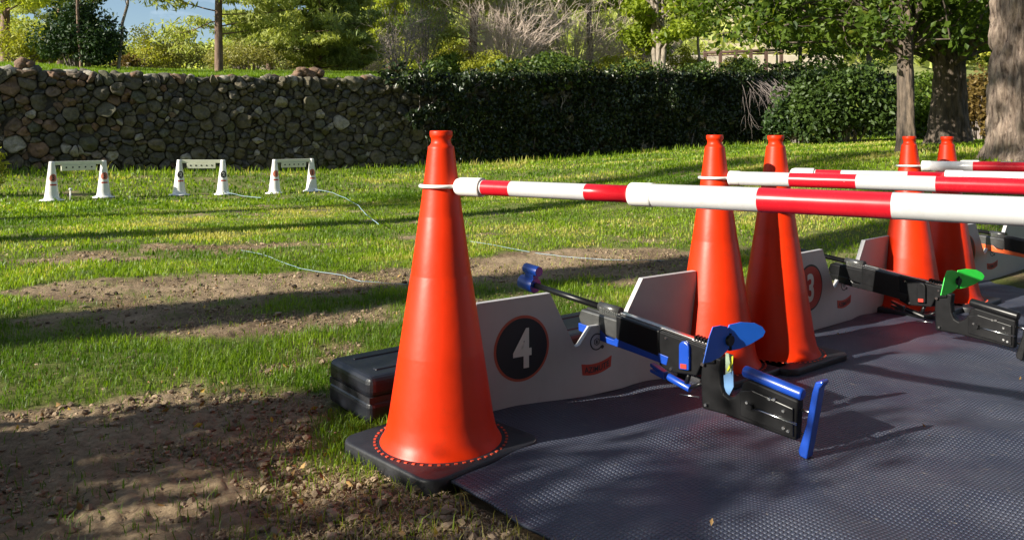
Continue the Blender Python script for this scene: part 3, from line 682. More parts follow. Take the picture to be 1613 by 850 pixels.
# ---------------------------------------------------------------- right-hand side: bush, trunks, overhanging leaves
bush('laurel_bush', 'big dark leafy bush against the right end of the wall', at(1335, 24.5), 24.5, 3.8, 3.0, 'L_darkmid', 13000, (.17, .10), ncl=34, dpt=2.4, group='bushes by the right end of the wall')
bush('laurel_bush', 'lighter leafy bush at the foot of the ivy by the vine stems', at(1262, 25), 25, 2.2, 1.9, 'L_dark', 7000, (.15, .09), ncl=40, dpt=1.6, group='bushes by the right end of the wall')
bush('laurel_bush', 'dark leafy bush between the forked trunk and the ivied trunk', at(1452, 26), 26, 3.0, 2.3, 'L_mid', 6000, (.17, .10), ncl=40, group='bushes by the right end of the wall')
bush('laurel_bush', 'brown leaved shrub between the ivied trunk and the largest trunk', at(1542, 22), 22, 1.3, 2.0, 'L_orange', 3000, (.13, .08), ncl=30, group='bushes by the right end of the wall')
def big_trunk(name, label, x, y, h, r, flare, barkm, lean=(0, 0), amp=.05, crown=None, lm='L_mid', seg=160, rings_=150, cat='tree', nl=6000, stems=1, ncl=60, leaf=(.13, .075), cl=(.55, .55, .38)):
    root = empty(name, (0, 0, 0), 0, label, cat, 'big trees at the right'); z0 = gz(x, y) - .25
    A = np.linspace(0, 2 * np.pi, seg, endpoint=False); Z = np.linspace(0, h, rings_); a, z = np.meshgrid(A, Z)
    rad = r * (1 - .35 * z / h) + flare * np.exp(-z / .45) * (1 + .45 * np.sin(a * 5 + 1))
    cx_, cy_ = np.cos(a) * r, np.sin(a) * r
    warp = fbm(cx_ * 3, cy_ * 3, 5, 3, z * .8) * 1.4
    n = fbm(cx_ * 11 + warp, cy_ * 11 + warp, 3, 4, z * 2.0); ridge = 1 - np.abs(n - .5) * 4
    rad = rad - amp * np.clip(ridge, 0, 1) ** 1.6 + amp * .5 * (fbm(cx_ * 30, cy_ * 30, 9, 2, z * 9) - .5)
    V = np.stack([x + lean[0] * z + rad * np.cos(a), y + lean[1] * z + rad * np.sin(a), z0 + z], -1).reshape(-1, 3)
    i, j = np.meshgrid(np.arange(rings_ - 1), np.arange(seg), indexing='ij'); jn = (j + 1) % seg
    F = np.stack([i * seg + j, i * seg + jn, (i + 1) * seg + jn, (i + 1) * seg + j], -1).reshape(-1, 4)
    np_mesh('trunk', V, F, M[barkm], root, True)
    if crown:
        zl, zh, cr, cx0, cy0 = crown; tw = Twigs(); c = Cloud()
        for q in range(ncl):
            a_ = rng.uniform(0, 6.28); k = rng.random() ** .55; e = np.array([x + cx0 + cr * k * math.cos(a_), y + cy0 + cr * .8 * k * math.sin(a_), z0 + zl + (zh - zl) * rng.random() ** 1.2 + .6 * (1 - k)])
            zb_ = min(h * .96, max(1.9, (e[2] - z0) * .62)); b = np.array([x + lean[0] * zb_, y + lean[1] * zb_, z0 + zb_]); mid = (b + e) / 2 + rng.normal(0, .3, 3) + [0, 0, .45]
            tw.path([b, (b + mid) / 2 + [0, 0, .12], mid, (mid + e) / 2 + [0, 0, .12], e], r * .17, .008, 6)
            s = rng.uniform(.7, 1.3)
            for w_ in range(3): tw.path(wander(e, rng.normal(0, 1, 3), .5, 4, .2), .012, .004, 4)
            c.add(ball(int(nl / ncl), e, np.array(cl) * s), leaf[0], leaf[1], var=rng.uniform(.15, .85))
            c.add(ball(int(nl / ncl * .35), mid, np.array(cl) * s), leaf[0], leaf[1], var=rng.uniform(.15, .85))
        tw.build('limbs', M['bark'], root); c.build('crown', M[lm], root)
    return root
big_trunk('oak_tree', 'largest furrowed pale trunk at the right edge', at(1622, 10.6), 10.6, 8.5, .52, .16, 'bark_big', (-.005, 0), .085, (6.2, 9.5, 3.2, .5, 1.0), nl=5000)
big_trunk('oak_tree', 'thin trunk with a pale patch of bark left of the ivied trunk', at(1428, 12.8), 12.8, 6.5, .145, .05, 'bark', (-.012, 0), .02, (2.15, 5.5, 2.8, -.35, 1.2), seg=80, nl=11000, ncl=90, leaf=(.14, .08))
big_trunk('oak_tree', 'thinnest stem, leaning beside the thin trunk', at(1437, 12.4), 12.4, 4.2, .06, .03, 'bark_mid', (-.03, 0), .012, None, seg=60)
big_trunk('oak_tree', 'broad dark trunk flaring at its base left of the largest trunk', at(1496, 16.5), 16.5, 7, .36, .26, 'bark', (.0, 0), .05, (2.2, 6.5, 3.3, .2, -.5), seg=110, nl=11000, ncl=80, leaf=(.15, .085))

# ---------------------------------------------------------------- out of frame: trees that throw the long shadows, others added to block light
def sp(s, p): return s * .88 - p * .475, s * .475 + p * .88
G3 = 'trees behind and left of the viewer'
def shade_tree(s, p, r, h, crown, label, nl=3500, lm='L_mid', ncl=24, cl=(.7, .7, .5)):
    x, y = sp(s, p); return tree('shade_tree', label, 'tree', x, y, h, r, crown, lm, 'bark', (.22, .13), nl, ncl, cl, group=G3)
shade_tree(-13, 4.5, .62, 14, (9.5, 15, 3), 'thick trunked tree outside the frame at the left')
shade_tree(-13, 8.75, .50, 13, (8.5, 12, 1.2), 'thin tree outside the frame at the left', 900)
shade_tree(-18, 11.3, .40, 14, (9.5, 14, 1.2), 'second thin tree outside the frame at the left', 900)
shade_tree(-10, 2.82, .20, 12, (8.5, 12, 2), 'slender tree outside the frame behind the first cone', 900)
shade_tree(-8, -2.3, .45, 12, (6.5, 13, 4.5), 'stout tree added outside the frame behind the viewer to block sky light')  # this and the next: added trees, crowns widened to cut sky light
shade_tree(-9, -.9, .50, 12, (6.5, 13, 4.5), 'second stout tree added outside the frame behind the viewer to block sky light')
shade_tree(-16, 18.6, .2, 6.5, (.4, 6.5, .9), 'bushy tree outside the frame near the left end of the wall', 5000, ncl=60, cl=(.6, .6, .7))
for (x, y, h_, c_, lb) in ((3.0, -6.5, 12, (3.5, 12, 4.6), 'broad tree behind the viewer'), (8.5, -3.5, 12, (3.5, 12, 4.4), 'broad tree behind the viewer to the right'), (-2.5, -10, 12, (2.5, 12, 4.6), 'broad tree far behind the viewer'),
        (9, -11, 12, (1.5, 12, 5), 'broad tree far behind the viewer to the right'), (13, .5, 11, (3.5, 11, 4.2), 'broad tree beyond the right end of the lanes'), (1.5, -3.0, 12, (6.4, 12, 5.0), 'high crowned tree just behind the viewer'), (3, -15, 12, (1, 12, 5), 'distant broad tree behind the viewer')):
    tree('shade_tree', lb + ', added outside the frame to block sky light', 'tree', x, y, h_, .3, c_, 'L_darkmid', 'bark', (.42, .28), 7000, 60, (1.1, 1.1, .8), group=G3)  # added unseen canopy that darkens the ambient light from above and behind
for p_, hb, lb in ((2.5, 2.75, 'first'), (1.6, 2.75, 'second'), (.55, 3.2, 'third'), (-.5, 3.2, 'fourth')):
    x, y = sp(-3.9, p_); bush('shade_bush', lb + ' bush of the row added outside the frame to shade the foreground', x, y, 1.35, hb, 'L_mid', 6500, (.09, .05), group='bushes added outside the frame as shade casters', dpt=1.1)  # added unseen bushes, height chosen for the shade they cast in front
# ---------------------------------------------------------------- rubber mat
QC, QD, QE, QF = map(np.array, ((-.42, 2.30), (4.2, 5.98), (6.6, 3.2), (1.85, -.12)))
nu, nv_ = 300, 260
a, b = np.meshgrid(np.linspace(0, 1, nu), np.linspace(0, 1, nv_), indexing='ij')
mp_ = (1 - a)[..., None] * ((1 - b)[..., None] * QC + b[..., None] * QF) + a[..., None] * ((1 - b)[..., None] * QD + b[..., None] * QE)
mx_, my_ = mp_[..., 0], mp_[..., 1]
nrm = -np.array([QF - QC])[0]
edge_w = (fbm(a * 9, b * 9, 3, 3) - .5) * .03
mx_ = mx_ + edge_w; my_ = my_ + edge_w
def mat_z(x, y):
    f1 = fbm(x * 1.7 + .4 * y, y * 2.3, 14, 3) - .42
    fold = np.exp(-((y - .55 * x - 2.22 + .1 * np.sin(x * 3)) / .09) ** 2) * .016 * sstep(.1, .5, x) + np.exp(-((y - .25 * x - 1.72) / .10) ** 2) * .012
    fold2 = np.exp(-((y + .15 * x - 2.62) / .12) ** 2) * .018 * sstep(1.0, 1.4, x)
    return .006 + np.clip(f1, 0, 1) * .075 + fold + fold2
mz = mat_z(mx_, my_)
top = np.stack([mx_, my_, mz], -1).reshape(-1, 3)
i, j = np.meshgrid(np.arange(nu - 1), np.arange(nv_ - 1), indexing='ij')
mf = np.stack([i * nv_ + j, i * nv_ + j + 1, (i + 1) * nv_ + j + 1, (i + 1) * nv_ + j], -1).reshape(-1, 4)
mm = bpy.data.materials.new('mat_rubber'); mm.use_nodes = True; t = mm.node_tree; p = t.nodes['Principled BSDF']
tc = N(t, 'ShaderNodeTexCoord'); mpn = N(t, 'ShaderNodeMapping'); mpn.inputs['Rotation'].default_value = (0, 0, R(-39)); t.links.new(tc.outputs['Object'], mpn.inputs[0])
sx_ = N(t, 'ShaderNodeSeparateXYZ'); t.links.new(mpn.outputs[0], sx_.inputs[0])
def mth(op, a, b=None, c=None):
    n = t.nodes.new('ShaderNodeMath'); n.operation = op
    for k, v_ in enumerate((a, b, c)):
        if v_ is None: continue
        if isinstance(v_, (int, float)): n.inputs[k].default_value = v_
        else: t.links.new(v_, n.inputs[k])
    return n.outputs[0]
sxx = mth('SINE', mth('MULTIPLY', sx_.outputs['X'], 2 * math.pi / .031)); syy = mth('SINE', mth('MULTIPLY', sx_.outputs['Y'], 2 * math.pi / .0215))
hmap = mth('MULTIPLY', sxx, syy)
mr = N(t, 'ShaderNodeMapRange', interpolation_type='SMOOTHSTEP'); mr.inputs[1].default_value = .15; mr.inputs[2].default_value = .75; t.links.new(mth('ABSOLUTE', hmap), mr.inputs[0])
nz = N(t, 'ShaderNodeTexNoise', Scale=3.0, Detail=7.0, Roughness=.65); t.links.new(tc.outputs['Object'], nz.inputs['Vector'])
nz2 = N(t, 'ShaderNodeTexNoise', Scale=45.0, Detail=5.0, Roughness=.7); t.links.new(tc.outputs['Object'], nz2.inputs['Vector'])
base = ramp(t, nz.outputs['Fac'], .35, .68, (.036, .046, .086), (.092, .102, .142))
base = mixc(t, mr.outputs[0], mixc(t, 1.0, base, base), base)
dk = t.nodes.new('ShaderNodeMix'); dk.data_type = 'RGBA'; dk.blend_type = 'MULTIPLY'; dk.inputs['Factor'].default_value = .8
inv = ramp(t, mr.outputs[0], 0, 1, (.5, .5, .52), (1, 1, 1)); t.links.new(base, dk.inputs['A']); t.links.new(inv, dk.inputs['B'])  # hollows of the pattern darkened in colour as painted shade
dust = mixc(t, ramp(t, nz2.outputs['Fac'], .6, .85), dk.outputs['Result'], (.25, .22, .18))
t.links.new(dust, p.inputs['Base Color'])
rg = N(t, 'ShaderNodeMapRange'); rg.inputs[3].default_value = .36; rg.inputs[4].default_value = .62; t.links.new(nz.outputs['Fac'], rg.inputs[0]); t.links.new(rg.outputs[0], p.inputs['Roughness'])
p.inputs['Specular IOR Level'].default_value = .6
bp = N(t, 'ShaderNodeBump', Distance=.0038, Strength=1.0); t.links.new(mr.outputs[0], bp.inputs['Height']); t.links.new(bp.outputs[0], p.inputs['Normal'])
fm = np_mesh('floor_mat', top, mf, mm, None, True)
so_ = fm.modifiers.new('thick', 'SOLIDIFY'); so_.thickness = .007; so_.offset = -1
tag(fm, 'large grey blue rubber mat with raised pattern laid under the lanes', 'mat')
def in_mat(x, y):
    P = [QC, QD, QE, QF]; r = np.ones(np.shape(x), bool)
    for k in range(4):
        a_, b_ = P[k], P[(k + 1) % 4]; r &= ((b_[0] - a_[0]) * (y - a_[1]) - (b_[1] - a_[1]) * (x - a_[0])) < (.5 if k == 0 else .015)
    return r

# ---------------------------------------------------------------- traffic cones
CONE = [(.184, .036), (.181, .042), (.174, .052), (.166, .072), (.158, .11), (.1545, .13), (.1283, .300), (.1276, .304), (.1270, .306), (.0926, .531), (.0918, .533), (.0912, .536), (.0672, .705), (.0664, .707), (.0658, .71),
        (.0490, .840), (.0402, .912), (.0396, .918), (.0330, .924), (.0300, .931), (.0295, .939), (.0315, .946), (.0342, .950), (.0346, .953), (.0346, .963), (.0335, .966), (.030, .9665), (.0285, .960), (.0285, .92)]
def make_cone(label):
    r_ = empty('traffic_cone', (0, 0, 0), 0, label, 'traffic cone', 'orange cones holding the lane bars')
    lathe('cone_shell', CONE, M['cone'], r_, 96)
    bm = bmesh.new(); s, cr_ = .222, .055; pts = []
    for qx, qy, a0 in ((1, 1, 0), (-1, 1, 90), (-1, -1, 180), (1, -1, 270)):
        for k in range(7):
            a_ = R(a0 + 15 * k); pts.append((qx * (s - cr_) + cr_ * math.cos(a_), qy * (s - cr_) + cr_ * math.sin(a_)))
    prism(bm, pts, -.012, .036, lambda a, b, w: (a, b, w)); bm_obj('base', bm, M['rubber'], r_, True, .009, 3)
    bm = bmesh.new()
    for k in range(52):
        a_ = 2 * math.pi * k / 52; c, sn = math.cos(a_), math.sin(a_)
        vs = [bm.verts.new((c * rr_ - sn * tt_, sn * rr_ + c * tt_, .0385)) for rr_, tt_ in ((.196, -.0045), (.203, -.0045), (.203, .0045), (.196, .0045))]
        lo = [bm.verts.new((v.co.x, v.co.y, .034)) for v in vs]; bm.faces.new(vs)
        for q in range(4): bm.faces.new((vs[q], lo[q], lo[(q + 1) % 4], vs[(q + 1) % 4]))
    bm_obj('stud_ring', bm, M['stud'], r_)
    return r_
bars = [((-.215, 2.312), (.807, -.591), 'thin'), ((.836, 3.14), (.79, -.613), 'thick'), ((1.145, 3.307), (.83, -.557), 'thin'), ((2.21, 4.238), (.79, -.613), 'thick'), ((2.53, 4.43), (.80, -.60), 'thin')]
clabels = ['orange cone nearest the camera, in front of the number 4 board', 'orange cone behind the right end of the number 4 board', 'orange cone just left of the number 3 board', 'orange cone behind the right end of the number 3 board, left of its pair', 'orange cone standing just left of the number 2 board']
flabels = ['cone outside the frame at the right end of the nearest bar', 'cone outside the frame at the right end of the second bar', 'cone outside the frame at the right end of the third bar', 'cone outside the frame at the right end of the fourth bar', 'cone outside the frame at the right end of the farthest bar']
cone0 = make_cone(clabels[0]); rots = [45, 38, 37, 40, 39]
def mz1(x, y): return float(mat_z(np.array(x), np.array(y)))
for k, ((x, y), d, kind) in enumerate(bars):
    o = cone0 if k == 0 else copy_tree(cone0); o['label'] = clabels[k]; o.location = (x, y, 0 if k not in (1, 2) else -.004); o.rotation_euler.z = R(rots[k])
for k, ((x, y), d, kind) in enumerate(bars):
    L = 2.45 if kind == 'thin' else 2.4
    o = copy_tree(cone0); o['label'] = flabels[k]; o.location = (x + d[0] * L / math.hypot(*d), y + d[1] * L / math.hypot(*d), .0); o.rotation_euler.z = R(30 + 7 * k)

# ---------------------------------------------------------------- red and white bars
def make_bar(kind, label):
    r_ = empty('lane_bar', (0, 0, 0), 0, label, 'barrier pole', 'red and white bars between cones')
    L = 2.45 if kind == 'thin' else 2.4
    def seg(name, xs, rad):
        bm = bmesh.new(); n = 40; V = []
        for (x, c) in xs:
            V.append([bm.verts.new((x, rad * math.cos(2 * math.pi * k / n), rad * math.sin(2 * math.pi * k / n))) for k in range(n)])
        for q in range(len(xs) - 1):
            for k in range(n):
                f = bm.faces.new((V[q][k], V[q][(k + 1) % n], V[q + 1][(k + 1) % n], V[q + 1][k])); f.material_index = xs[q][1]; f.smooth = True
        bm.faces.new(V[0][::-1]); bm.faces.new(V[-1]).material_index = xs[-2][1]
        return bm_obj(name, bm, [M['white_band'], M['red_band']], r_, False)
    def coll(name, prof, m='white_plastic'):
        o = lathe(name, [(r, z) for z, r in prof], M[m], r_, 48); o.rotation_euler = (0, R(90), 0); return o
    def hoop(x, name='hoop'):
        bm = bmesh.new(); n, m_ = 56, 10; V = []
        for a_ in range(n):
            A_ = 2 * math.pi * a_ / n; V.append([bm.verts.new((x + math.cos(A_) * (.0625 + .0058 * math.cos(B_)), math.sin(A_) * (.0625 + .0058 * math.cos(B_)), .0058 * math.sin(B_))) for B_ in [2 * math.pi * q / m_ for q in range(m_)]])
        for a_ in range(n):
            for q in range(m_): bm.faces.new((V[a_][q], V[(a_ + 1) % n][q], V[(a_ + 1) % n][(q + 1) % m_], V[a_][(q + 1) % m_])).smooth = True
        bm_obj(name, bm, M['white_plastic'], r_, True)
    hoop(0); hoop(L)
    if kind == 'thin':
        coll('coupling', [(.060, .004), (.062, .016), (.068, .024), (.078, .0268), (.080, .0275), (.155, .0282), (.160, .0275), (.161, .0222), (.150, .0215)])
        seg('thin_tube', [(.10, 0), (.166, 1), (.266, 0), (.512, 1), (.655, 1)], .0222)
        coll('collar', [(.640, .022), (.641, .0285), (.645, .0298), (.698, .0302), (.703, .0292), (.704, .0275)])
        seg('thick_tube', [(.66, 0), (.968, 1), (1.244, 0), (1.52, 1), (1.80, 0), (2.08, 1), (2.345, 1)], .0282)
    else:
        coll('coupling', [(.060, .004), (.061, .020), (.064, .0285), (.068, .0298), (.072, .0292), (.105, .0292), (.108, .0282), (.110, .0275)])
        seg('thick_tube', [(.075, 0), (.307, 1), (.549, 0), (.807, 1), (1.075, 0), (1.35, 1), (1.62, 1)], .0276)
        coll('collar', [(1.59, .0275), (1.592, .0298), (1.65, .0298), (1.655, .022)])
        seg('thin_tube', [(1.6, 0), (1.85, 1), (2.1, 0), (2.30, 0)], .0222)
    coll('end_coupling', [(L - .17, .022), (L - .168, .0282), (L - .085, .0278), (L - .072, .024), (L - .062, .010)])
    return r_
blabels = ['nearest red and white bar, held by the front cone', 'red and white bar held by the cone behind the number 4 board', 'red and white bar held by the cone left of the number 3 board', 'red and white bar held by the cone behind the number 3 board', 'farthest red and white bar, held by the cone beside the number 2 board']
zs = [.8, .787, .795, .803, .803]; protos = {}
for k, ((x, y), d, kind) in enumerate(bars):
    if kind in protos: o = copy_tree(protos[kind])
    else: o = protos[kind] = make_bar(kind, '')
    o['label'] = blabels[k]; o.location = (x, y, zs[k]); o.rotation_euler.z = math.atan2(d[1], d[0])

# ---------------------------------------------------------------- numbered lane boards
def text_mesh(name, s, size, m, parent, loc, sx=1.0, bold=.0, depth=.0006, rotm=None, shear=0):
    cu = bpy.data.curves.new(name, 'FONT'); cu.body = s; cu.size = size; cu.align_x = 'CENTER'; cu.align_y = 'CENTER'; cu.offset = bold; cu.extrude = depth; cu.resolution_u = 4; cu.shear = shear
    tmp = bpy.data.objects.new(name, cu); COL.objects.link(tmp)
    dg = bpy.context.evaluated_depsgraph_get(); me = bpy.data.meshes.new_from_object(tmp.evaluated_get(dg)); bpy.data.objects.remove(tmp); bpy.data.curves.remove(cu)
    me.name = name; co = np.zeros(len(me.vertices) * 3, np.float32); me.vertices.foreach_get('co', co); co = co.reshape(-1, 3)
    xs = co[:, 0]; xs -= (xs.min() + xs.max()) / 2; ys = co[:, 1]; ys -= (ys.min() + ys.max()) / 2
    new = np.stack([xs * sx + loc[0], np.full(len(co), loc[1]) - co[:, 2], ys + loc[2]], -1) if rotm is None else rotm(xs * sx, ys, co[:, 2])
    me.vertices.foreach_set('co', new.astype(np.float32).ravel()); me.update(); me.materials.clear()
    return link_mesh(name, me, m, parent, False)
# board local frame: x along the firing line, y away from the shooter, z up
def make_board(num, dark, label):
    r_ = empty('lane_board', (0, 0, 0), 0, label, 'lane board', 'numbered boards between the cones')
    prof = [(-.10, 0), (.95, 0), (.935, .405), (.648, .402), (.575, .29), (.555, .245), (.528, .190), (.512, .192), (.470, .250), (.395, .250), (.345, .190), (.325, .186), (.298, .235), (.214, .392), (-.085, .388)]
    bm = bmesh.new(); prism(bm, prof, 0, .022); bm_obj('panel', bm, M['board'], r_, False, .0015, 2)
    def disc(name, x, z, rad, m, y, n=64):
        bm = bmesh.new(); prism(bm, [(x + rad * math.cos(2 * math.pi * k / n), z + rad * 1.0 * math.sin(2 * math.pi * k / n)) for k in range(n)], y, .001, ); return bm_obj(name, bm, m, r_)
    rd = disc('roundel', .095, .215, .113, M['roundel_rim'] if dark else M['black'], -.0012)
    d2 = disc('roundel_face', .095, .215, .104, M['black'] if dark else M['roundel_red'], -.0022); d2.parent = rd
    tm = text_mesh('digit', num, .185, M['digit'], rd, (.095, -.0030, .215), .80, .0045, .0006)
    # round emblem: open ring with a dot at each end, a small hexagonal ring and figure inside
    bm = bmesh.new(); cx_, cz_, ro, ri = .423, .192, .031, .0265; A_ = np.linspace(R(40), R(320), 40)
    for q in range(len(A_) - 1):
        P4 = [(cx_ + rr_ * math.cos(aa), cz_ + rr_ * math.sin(aa)) for rr_, aa in ((ro, A_[q]), (ro, A_[q + 1]), (ri, A_[q + 1]), (ri, A_[q]))]; prism(bm, P4, -.0012, .0)
    for aa in (R(40), R(320)):
        c0 = (cx_ + .034 * math.cos(aa), cz_ + .034 * math.sin(aa)); prism(bm, [(c0[0] + .0068 * math.cos(x_), c0[1] + .0068 * math.sin(x_)) for x_ in np.linspace(0, 6.28, 16, endpoint=False)], -.0014, .0)
    for q in range(6):
        a0, a1 = R(60 * q + 30), R(60 * q + 90); prism(bm, [(cx_ + rr_ * math.cos(aa), cz_ + rr_ * math.sin(aa)) for rr_, aa in ((.014, a0), (.014, a1), (.0115, a1), (.0115, a0))], -.0012, .0)
    em = bm_obj('emblem', bm, M['ink'], r_); text_mesh('emblem_figure', 'B' if num == '4' else '0', .017, M['ink'], em, (cx_, -.0012, cz_), 1, .0006, .0003)
    # curved banner
    bm = bmesh.new(); n = 16; bx = lambda s_, h_: (.423 + s_ * .068 + h_ * .1 * s_, .106 - .010 * (1 - s_ * s_) * 1.2 + h_ + .006 * s_)
    for q in range(n):
        s0, s1 = -1 + 2 * q / n, -1 + 2 * (q + 1) / n; prism(bm, [bx(s0, -.020), bx(s1, -.020), bx(s1, .020), bx(s0, .020)], -.0012, .0)
    bn = bm_obj('banner', bm, M['banner'], r_)
    def onb(xs, ys, zs_): s_ = xs / .068; return np.stack([.423 + xs + ys * .1 * s_, -.0018 - zs_, .106 - .012 * (1 - s_ ** 2) + ys + .006 * s_], -1)
    text_mesh('banner_text', 'AZIMUTE', .030, M['ink'], bn, None, .92, .0004, .0003, onb)
    return r_
def angle(d): return math.atan2(d[1], d[0])
b4 = make_board('4', True, 'white lane board with a white 4 on a black disc'); b4.location = (-.046, 2.566, .010); b4.rotation_euler.z = angle((.843, .538))
b3 = make_board('3', False, 'white lane board with a pale 3 on a red disc'); b3.location = (1.383, 3.665, .008); b3.rotation_euler.z = angle((.780, .6255))
b2 = make_board('2', True, 'white lane board with a pale 2 on a dark disc, farthest right'); b2.location = (2.87, 4.90, .008); b2.rotation_euler.z = angle((.85, .527))

# ---------------------------------------------------------------- laser rifles: x to the muzzle, y to the left of the gun, z up
def make_rifle(label, acc, wing, butt, detail):
    r_ = empty('laser_rifle', (0, 0, 0), 0, label, 'rifle', 'laser rifles resting on the lane boards')
    mA, mW, mB = M[acc], M[wing], M[butt]
    bm = bmesh.new(); tube(bm, (.78, 0, .312), (1.20, 0, .349), .0125, .0115, 20); br = bm_obj('barrel', bm, M['gun_black'], r_, False)
    bm = bmesh.new(); tube(bm, (.74, 0, .285), (.86, 0, .296), .008, n=12); tube(bm, (.70, 0, .31), (.80, 0, .317), .017, .016, 16); bm_obj('barrel_clamp', bm, M['gun_grey'], r_)
    bm = bmesh.new(); tube(bm, (1.145, 0, .343), (1.225, 0, .350), .031, .031, 24)
    tube(bm, (1.125, 0, .402), (1.205, 0, .409), .021, .021, 20); prism(bm, [(1.145, .35), (1.20, .35), (1.19, .40), (1.145, .40)], -.015, .015)
    bm_obj('front_sight', bm, mA if detail != 'green' else M['gun_black'], r_, False, .0015)
    # fore-end
    bm = bmesh.new(); prism(bm, [(.874, .238), (.887, .264), (.872, .298), (.67, .286), (.67, .208)], -.027, .027); bm_obj('fore_end', bm, M['gun_grey'] if detail != 'green' else M['gun_matte'], r_, False, .008, 3)
    bm = bmesh.new(); prism(bm, [(.882, .214), (.884, .243), (.77, .236), (.745, .215), (.71, .212), (.69, .228), (.60, .2160), (.47, .200), (.478, .170), (.60, .182), (.77, .196)], -.020, .0285); bm_obj('under_rail', bm, mA if detail != 'green' else M['gun_black'], r_, False, .002)
    # receiver
    bm = bmesh.new(); prism(bm, [(.79, .292), (.79, .318), (.69, .306), (.69, .285)], -.018, .018); bm_obj('scope_rail', bm, M['gun_grey'], r_, False, .003)
    bm = bmesh.new()
    for k in range(9): box(bm, .70 + k * .009, .7045 + k * .009, -.0195, .0195, .296, .309 + k * .001)
    bm_obj('rail_teeth', bm, M['steel'], r_)
    bm = bmesh.new(); prism(bm, [(.70, .214), (.70, .304), (.508, .283), (.508, .190)], -.029, .029); bm_obj('middle_housing', bm, M['gun_black'], r_, False, .006, 3)
    bm = bmesh.new(); prism(bm, [(.51, .165), (.51, .281), (.30, .258), (.29, .215), (.34, .205), (.36, .16), (.47, .150)], -.0265, .0265); bm_obj('receiver', bm, M['gun_matte'], r_, False, .005, 3)
    bm = bmesh.new(); prism(bm, [(.692, .3035), (.692, .311), (.295, .266), (.295, .2585)], -.011, .011); bm_obj('top_rail', bm, M['steel'] if detail != 'x' else M['gun_grey'], r_, False, .001)
    bm = bmesh.new()
    for k in range(7): box(bm, .30 + k * .012, .306 + k * .012, -.012, .012, .264 + k * .0013, .279 + k * .0013)
    bm_obj('rear_sight_rail', bm, M['gun_black'], r_)
    bm = bmesh.new(); tube(bm, (.262, -.01, .26), (.262, -.01, .315), .012, n=14); tube(bm, (.245, 0, .292), (.285, 0, .296), .017, n=20); bm_obj('rear_sight', bm, M['gun_black'], r_)
    # blinder wings of the rear sight
    for nm, pts, s_, tl in (('near', [(.004, .250), (-.006, .275), (-.004, .305), (.008, .326), (.04, .334), (.075, .334), (.092, .305), (.120, .228), (.09, .226), (.04, .234)], 1, .12), ('far', [(.002, .246), (-.01, .290), (.002, .330), (.04, .336), (.085, .330), (.110, .316), (.120, .300), (.112, .284), (.07, .262), (.035, .250)], -1, -.5)):
        bm = bmesh.new(); prism(bm, pts, 0, .0035, lambda a, b, w, s_=s_, tl=tl: (.255 + w + tl * a, s_ * a, b + .012)); bm_obj('sight_wing', bm, mW, r_, False, .001)
    # bracket across the receiver, hand stop, bolt handle
    bm = bmesh.new(); A_ = np.linspace(0, math.pi, 10); pts = [(.400 + .020 * math.cos(x_), .248 + .020 * math.sin(x_)) for x_ in A_] + [(.380, .176), (.420, .172)]
    prism(bm, pts, .022, .040); bm_obj('side_bracket', bm, mA if detail != 'green' else M['gun_matte'], r_, False, .004)
    bm = bmesh.new(); prism(bm, [(.412, .178), (.388, .18), (.388, .195), (.412, .193)], .0405, .042); bm_obj('bracket_mark', bm, M['roundel_red'], r_)
    bm = bmesh.new(); tube(bm, (.49, 0, .124), (.40, 0, .103), .013, .013, 14); prism(bm, [(.50, .112), (.50, .138), (.56, .156), (.56, .146), (.525, .13), (.56, .136), (.56, .126)], -.012, .012); bm_obj('hand_stop', bm, mA if detail != 'green' else M['gun_black'], r_, False, .002)
    bm = bmesh.new(); tube(bm, (.42, 0, .108), (.40, 0, .165), .008, n=12); tube(bm, (.40, 0, .108), (.35, 0, .135), .006, n=10); bm_obj('hand_stop_arm', bm, M['gun_black'], r_)
    bm = bmesh.new(); tube(bm, (.36, .01, .088), (.43, .02, .082), .0022, n=8); bm_obj('trigger', bm, M['steel'], r_)
    for q_, rr_ in (((.335, .018, .205), .006), ((.46, .022, .162), .005), ((.325, .022, .242), .004), ((.48, .022, .262), .004)):
        bm = bmesh.new(); tube(bm, q_, (q_[0], .0305, q_[2]), rr_, n=12); bm_obj('bolt', bm, M['steel'], r_)
    # grip and stock in one moulding with the open thumb notch
    gp = [(.345, .222), (.350, .150), (.345, .056), (.255, .058), (.020, .043), (.012, .165), (.175, .190), (.195, .178), (.205, .150), (.222, .128), (.243, .116), (.262, .124), (.273, .150), (.277, .19), (.272, .232), (.30, .236)]
    bm = bmesh.new(); prism(bm, gp, -.018, .018); bm_obj('stock', bm, M['gun_matte'], r_, False, .007, 3)
    bm = bmesh.new(); prism(bm, [(.20, .072), (.20, .150), (.16, .162), (.025, .140), (.025, .056)], .0175, .025); bm_obj('stock_side', bm, M['gun_black'], r_, False, .003)
    bm = bmesh.new(); tube(bm, (.165, .029, .110), (.012, .029, .098), .0035, n=10); tube(bm, (.013, 0, .135), (-.03, 0, .132), .004, n=10); tube(bm, (.013, 0, .065), (-.02, 0, .063), .004, n=10); bm_obj('adjustment_rod', bm, M['steel'], r_)
    for (a_, b_) in ((.176, .120), (.10, .150), (.085, .152), (.055, .125), (.055, .075), (.325, .075), (.04, .07)):
        bm = bmesh.new(); tube(bm, (a_, .014, b_), (a_, .029, b_), .0045, n=12); bm_obj('screw', bm, M['steel'], r_)
    bm = bmesh.new(); tube(bm, (.160, .026, .113), (.160, .042, .113), .009, n=16); bm_obj('knob', bm, M['gun_black'], r_)
    bm = bmesh.new(); tube(bm, (.200, 0, .208), (.005, 0, .180), .0185, .0185, 22); cr_ = bm_obj('cheek_rest', bm, mB, r_, False, .006, 3)
